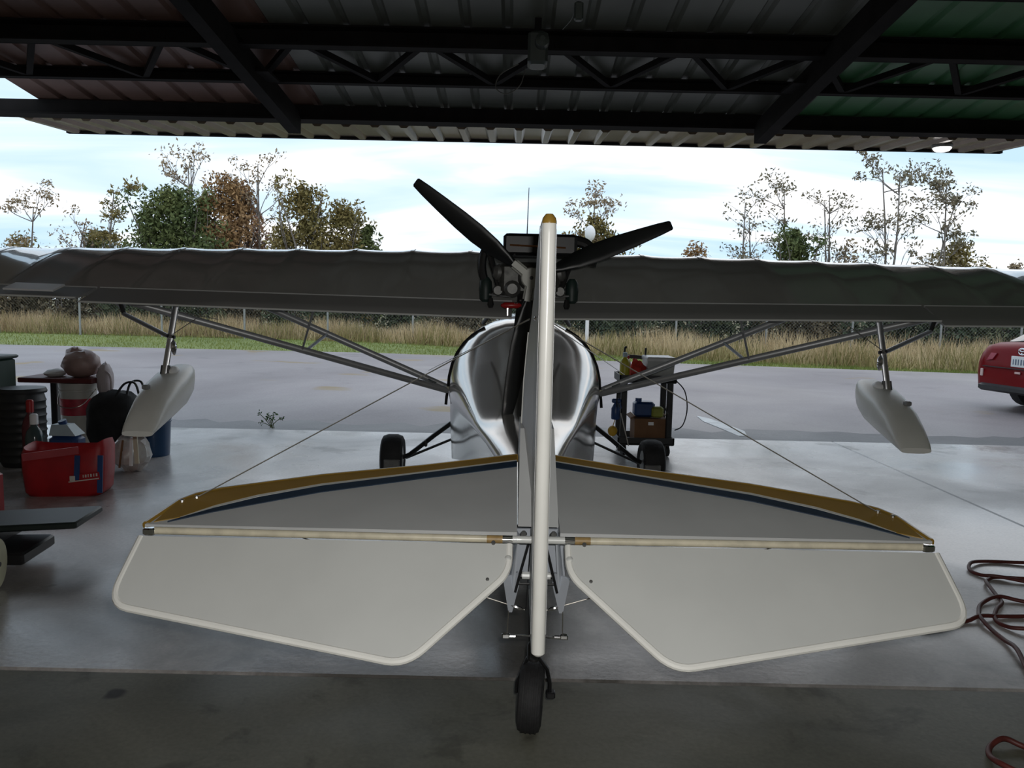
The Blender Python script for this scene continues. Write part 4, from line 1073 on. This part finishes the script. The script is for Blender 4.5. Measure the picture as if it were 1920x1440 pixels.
MB().blob((wbx + .05, wby - .02, .75), (.165, .15, .125), 16, 10, .16, seed=9).blob((wbx - .02, wby, .84), (.08, .08, .06), 12, 8, .2, seed=12).build('plastic_sack', pmat('pinkish_brown_plastic', (.30, .20, .18), .45, var=.2, scale=8), None, 'pinkish-brown crumpled plastic sack on the red board', 'sack')
MB().blob((wbx - .17, wby - .05, .665), (.09, .1, .038), 12, 7, .2, seed=21).build('white_cloth', pmat('white_rag', (.6, .6, .6), .8, var=.1), None, 'small white cloth left of the plastic sack', 'cloth')
MB().blob((wbx + .27, wby - .05, .60), (.07, .08, .17), 12, 9, .15, seed=31).tube(spline([(wbx + .24, wby - .1, .72), (wbx + .34, wby - .1, .66), (wbx + .35, wby - .1, .50)], 5), .01, 6).build('hanging_bag', pmat('pale_pink_plastic', (.48, .42, .43), .5, var=.1), None, 'pale pink bag hanging at the right of the red board', 'bag')
# black duffel with handles
db = thing('duffel_bag', (-3.52, 7.05, 0), 'slumped black bag between the white bucket and the left float', 'bag')
MB().blob((-3.52, 7.05, .26), (.23, .22, .27), 18, 11, .10, p=.75, seed=41).build('body', pmat('black_fabric', (.010, .010, .011), .85, var=.3, scale=12), db)
for k in (-1, 1): MB().tube(spline([(-3.42 + k * .02, 6.95 + k * .06, .50), (-3.36, 6.95 + k * .06, .61), (-3.27, 6.95 + k * .06, .62), (-3.24, 6.95 + k * .05, .52)], 5), .010, 6).build('handle', M_BLACK, db)
# ridged black drum and green crate at the edge
rd = thing('ribbed_drum', (-3.92, 6.35, 0), 'black ribbed plastic drum behind the red tote', 'drum')
pr_ = [(.15, 0)]
for k in range(9): pr_ += [(.165, .03 + k * .06), (.172, .045 + k * .06), (.165, .06 + k * .06)]
MB().lathe(pr_ + [(.15, .60), (.13, .60)], (-3.92, 6.35, 0), (0, 0, 1), 26).build('body', M_CARTB, rd)
MB().lathe([(.176, .585), (.18, .60), (.17, .625), (.02, .635)], (-3.92, 6.35, 0), (0, 0, 1), 26).build('lid', M_CARTB, rd)
gc = thing('storage_crate', (-4.42, 6.55, 0), 'dark green crate on a black crate at the left frame edge', 'crate')
MB().cbox((-4.42, 6.55, .28), (.42, .42, .54), .02).build('lower_crate', M_BLACK, gc)
MB().cbox((-4.40, 6.55, .70), (.40, .40, .27), .02).build('upper_crate', pmat('dark_green_plastic', (.012, .035, .024), .5), gc)
MB().cbox((-4.40, 6.55, .845), (.43, .43, .03), .01).build('rim', pmat('dark_green_plastic', (.012, .035, .024), .5), gc)
MB().cbox((-4.56, 6.58, .94), (.22, .2, .15), .03).build('navy_case', pmat('navy_plastic', (.012, .014, .05), .5), None, 'navy case on top of the dark green crate', 'case')
MB().tube(spline([(-4.02, 6.0, .02), (-4.0, 6.0, .25), (-4.06, 6.02, .42), (-4.08, 6.05, .58)], 5), .018, 8).build('pale_hose', pmat('ivory_rubber', (.52, .52, .42), .5), None, 'short ivory hose standing against the ribbed drum', 'hose')
# jars and bottle behind the tote
for x_, y_, r, h, mt, mc, lab in ((-3.62, 6.0, .065, .47, pmat('smoky_glass', (.05, .075, .075), .15), M_WHITE, 'dark glass jar with a white cap beside the ribbed drum'), (-3.72, 6.12, .06, .56, pmat('maroon_plastic', (.10, .015, .02), .4), M_RED, 'maroon bottle with red cap next to the dark jar')):
    bottle('jar', x_, y_, 0, r, h, mt, mc, lab, 'jar')
bj = thing('fuel_jug', (-3.36, 5.98, 0), 'blue jug with pale blue top behind the red tote', 'jug')
MB().cbox((-3.36, 5.98, .16), (.22, .16, .32), .03).build('body', M_BLU, bj)
MB().loft([[Vector((-3.36 + a * .10, 5.98 + b * .07, .32)) for a, b in ((-1, -1), (1, -1), (1, 1), (-1, 1))], [Vector((-3.39 + a * .06, 5.98 + b * .05, .40)) for a, b in ((-1, -1), (1, -1), (1, 1), (-1, 1))]]).build('shoulder', M_PALE, bj)
MB().lathe([(.03, 0), (.03, .03)], (-3.385, 5.98, .40), (-.2, -.3, 1), 12).build('cap', M_BLU, bj)
# red tote bag
tb_ = thing('tote_bag', (-3.08, 5.5, 0), 'red shopping tote with blue handles and a white printed band', 'bag', rz=math.radians(8), local=True)
M_TOTE = pmat('red_woven_plastic', (.32, .006, .010), .5, var=.15, scale=10, bump=.2, bscale=15)
ring = lambda a, b, z, w_=0: [Vector((a * math.copysign(abs(math.cos(t)) ** .35, math.cos(t)), b * math.copysign(abs(math.sin(t)) ** .35, math.sin(t)), z + w_ * math.cos(2 * t + .6) + w_ * math.cos(t))) for t in [2 * math.pi * k / 24 for k in range(24)]]
MB().loft([ring(.235, .14, .0), ring(.255, .155, .03), ring(.27, .16, .18), ring(.275, .15, .30, .018), ring(.265, .12, .345, .022), ring(.25, .10, .33, .02), ring(.24, .09, .25)]).build('body', M_TOTE, tb_, sharp=60)
MB().beam((-.24, -.150, .275), (.12, -.158, .325), .012, .05).build('folded_rim', pmat('faded_red_plastic', (.38, .06, .07), .5), tb_)
for x_ in (.115, .262):
    MB().beam((x_, -.165, .29), (x_ - .01, -.168, .03 if x_ > .2 else .12), .006, .035, (1, 0, 0)).build('handle_strap', M_BLU, tb_)
bd = MB().beam((.055, -.168, .125), (.255, -.168, .150), .004, .055).build('printed_band', M_TOTE, tb_)
MB().beam((.055, -.171, .108), (.25, -.171, .132), .003, .007).build('band_line', pmat('print_white', (.55, .5, .46), .5), bd)
for i, x_ in enumerate((.150, .166, .182, .200, .218, .236)):
    MB().box((x_, -.1715, .147 + (x_ - .15) * .12), (.010 if i % 2 else .006, .002, .020)).build('print_mark', MATS['print_white'], bd)
MB().cbox((.08, -.172, .132), (.035, .003, .035), .001).build('print_patch', MATS['print_white'], bd)
# clear bag of odds and ends
cbg = thing('clear_plastic_bag', (-2.98, 6.2, 0), 'clear plastic bag of odds and ends right of the red tote', 'bag')
MB().blob((-2.98, 6.2, .15), (.14, .13, .15), 16, 10, .22, seed=51).build('film', pmat('crinkled_clear_film', (.52, .52, .52), .18, var=.3, scale=9, base2=(.42, .36, .33)), cbg, sharp=18)
for k, (dx_, mt) in enumerate(((-.02, M_CARD), (.06, M_WHITE), (.10, pmat('cream_paper', (.6, .55, .42), .6)))):
    MB().box((-2.98 + dx_, 6.07 - k * .004, .16 + k * .02), (.012 + .01 * k, .012, .22), Euler((0, .15 - .1 * k, 0))).build('paper_strip', mt, cbg)
bucket('plastic_bucket', -3.10, 6.85, .145, .34, pmat('royal_blue_plastic', (.008, .045, .12), .4, var=.1), 'blue plastic bucket standing behind the clear bag', None, False)
# dark low dolly and red can at the left frame edge
dl = thing('wheeled_dolly', (-2.76, 4.0, 0), 'low black two-deck dolly with a pale wheel at the left edge', 'dolly', rz=math.radians(6), local=True)
M_DECK = pmat('black_green_deck', (.014, .022, .020), .5, var=.2)
MB().cbox((0.02, .1, .185), (1.05, .34, .035), .008, Euler((0, -.045, 0))).build('upper_deck', M_DECK, dl)
MB().cbox((-.10, -.06, .085), (.92, .34, .06), .01).build('lower_deck', M_BLACK, dl)
for x_ in (-.45, .12): MB().cbox((x_, .05, .14), (.08, .3, .07), .006).build('spacer', M_BLACK, dl)
for x_, y_ in ((-.42, .08), (.2, .08), (.2, -.15)): MB().lathe([(.01, -.014), (.03, -.014), (.03, .014), (.01, .014)], (x_, y_, .03), (1, 0, 0), 12).build('caster', M_RUBBER, dl)
pw = MB().lathe([(.03, -.03), (.115, -.03), (.125, -.015), (.125, .015), (.115, .03), (.03, .03)], (.31, -.42, .126), (1, .15, 0), 24).build('pale_wheel', pmat('ivory_plastic', (.55, .54, .38), .5), dl)
MB().tube([(-.45, -.42, .126), (.35, -.42, .126)], .012, 8).build('axle', M_BLACK, dl)
MB().beam((-.3, -.42, .126), (-.35, -.05, .10), .04, .03).build('axle_arm', M_BLACK, dl)
jc = thing('jerry_can', (-3.21, 4.75, 0), 'red jerry can mostly outside the left frame edge', 'can')
MB().cbox((-3.21, 4.72, .15), (.17, .30, .30), .03).build('body', pmat('red_can', (.30, .01, .012), .4), jc)
MB().lathe([(.03, 0), (.03, .05), (.018, .09)], (-3.21, 4.62, .30), (0, 0, 1), 12).build('spout', M_BLACK, jc)
MB().tube(spline([(-3.21, 4.66, .30), (-3.21, 4.72, .345), (-3.21, 4.80, .345), (-3.21, 4.84, .30)], 5), .013, 8).build('handle', MATS['red_can'], jc)

# ---- wheel chocks
def chock(x_, y_, label, sx=1):
    o = thing('wheel_chock', (x_, y_, 0), label, 'chock')
    MB().prism([(x_ - .12, y_ - .06, 0), (x_ + .12, y_ - .06, 0), (x_ + .09, y_ - .06, .10), (x_ - .09, y_ - .06, .10)], (0, .12, 0)).build('wedge', M_RUBBER, o)
    MB().tube(spline([(x_ - .1, y_, .10), (x_ - .05, y_, .115), (x_ + .05, y_, .115), (x_ + .1, y_, .10)], 4), .006, 6).build('rope', M_BLACK, o)
chock(-1.27, 5.72, 'black wheel chock left of the left main wheel')
chock(1.23, 5.88, 'dark wheel chock right of the right main wheel')

# ---- red-brown air hose in loose coils on the floor
M_HOSE = pmat('red_brown_rubber', (.105, .022, .018), .5, var=.2, scale=15)
hp = [(1730, 1183), (1760, 1176), (1790, 1172), (1815, 1168), (1838, 1163), (1880, 1160), (1930, 1160), (1990, 1164), (2020, 1176), (1990, 1190), (1930, 1188), (1890, 1180), (1866, 1166), (1868, 1150), (1878, 1134), (1868, 1120), (1850, 1100), (1850, 1092), (1868, 1086), (1920, 1092), (1990, 1090), (2010, 1074), (1975, 1064), (1900, 1058), (1845, 1056), (1820, 1062), (1818, 1072), (1840, 1082), (1870, 1088), (1930, 1096), (2000, 1110), (2010, 1135), (1960, 1138), (1910, 1130), (1870, 1126), (1840, 1136), (1835, 1152), (1838, 1166), (1860, 1186), (1885, 1206), (1905, 1225), (1925, 1260), (1960, 1330), (1990, 1400), (1960, 1420), (1915, 1404), (1880, 1396), (1856, 1406), (1856, 1424), (1880, 1446), (1940, 1470)]
pts = []
for i, (a, b) in enumerate(hp):
    g = gnd(a, b); pts.append(Vector((g.x, g.y, .011 + .010 * (i % 3 == 1))))
MB().tube(spline(pts, 6), .0095, 7).build('air_hose', M_HOSE, None, 'red-brown air hose lying in loose coils on the concrete', 'hose', sharp=60)

# ---- lamp under the door leaf, opener motor hanging from the purlins
lp = at(1768, 258, 8.78)
lmp = thing('bulkhead_lamp', (lp.x, 8.78, 3.07), 'small white lit lamp under the raised door on the right', 'lamp')
MB().lathe([(.10, .0), (.105, .025), (.09, .05)], (lp.x, 8.78, 3.125), (0, 0, 1), 20).build('housing', M_ALUD, lmp)
MB().lathe([(.03, -.035), (.07, -.025), (.092, .0), (.092, .008)], (lp.x, 8.78, 3.118), (0, 0, 1), 20).build('diffuser', M_LAMP, lmp)
mo = thing('door_opener_motor', (.27, 6.42, 3.05), 'dark door opener motor hanging from the roof purlin', 'motor')
mp0 = at(1008, 95, 6.3)
MB().cbox((mp0.x, 6.3, mp0.z), (.15, .2, .24), .02).build('housing', pmat('dark_grey_enamel', (.045, .055, .05), .45), mo)
MB().lathe([(.05, 0), (.055, .02), (.05, .10), (.02, .12)], (mp0.x + .03, 6.22, mp0.z + .03), (0, -1, 0), 14).build('gear_case', MATS['dark_grey_enamel'], mo)
MB().beam((mp0.x, 6.3, mp0.z + .1), (mp0.x, 6.3, rz(6.3) - .005), .05, .05).build('bracket', M_STEEL, mo)
MB().tube(spline([at(985, 128, 6.25), at(975, 160, 6.25), at(950, 176, 6.25), at(930, 165, 6.25), at(938, 140, 6.25), at(972, 120, 6.25)], 6), .004, 6).build('cable_loop', pmat('grey_cable', (.09, .09, .085), .5), mo)
MB().cbox((at(1085, 22, 5.62).x, 5.62, at(1085, 22, 5.62).z), (.06, .06, .12), .01).tube(spline([at(1080, 10, 5.58), at(1072, 35, 5.75), at(1055, 55, 6.1)], 5), .004, 5).build('cable_junction', MATS['dark_grey_enamel'], mo)
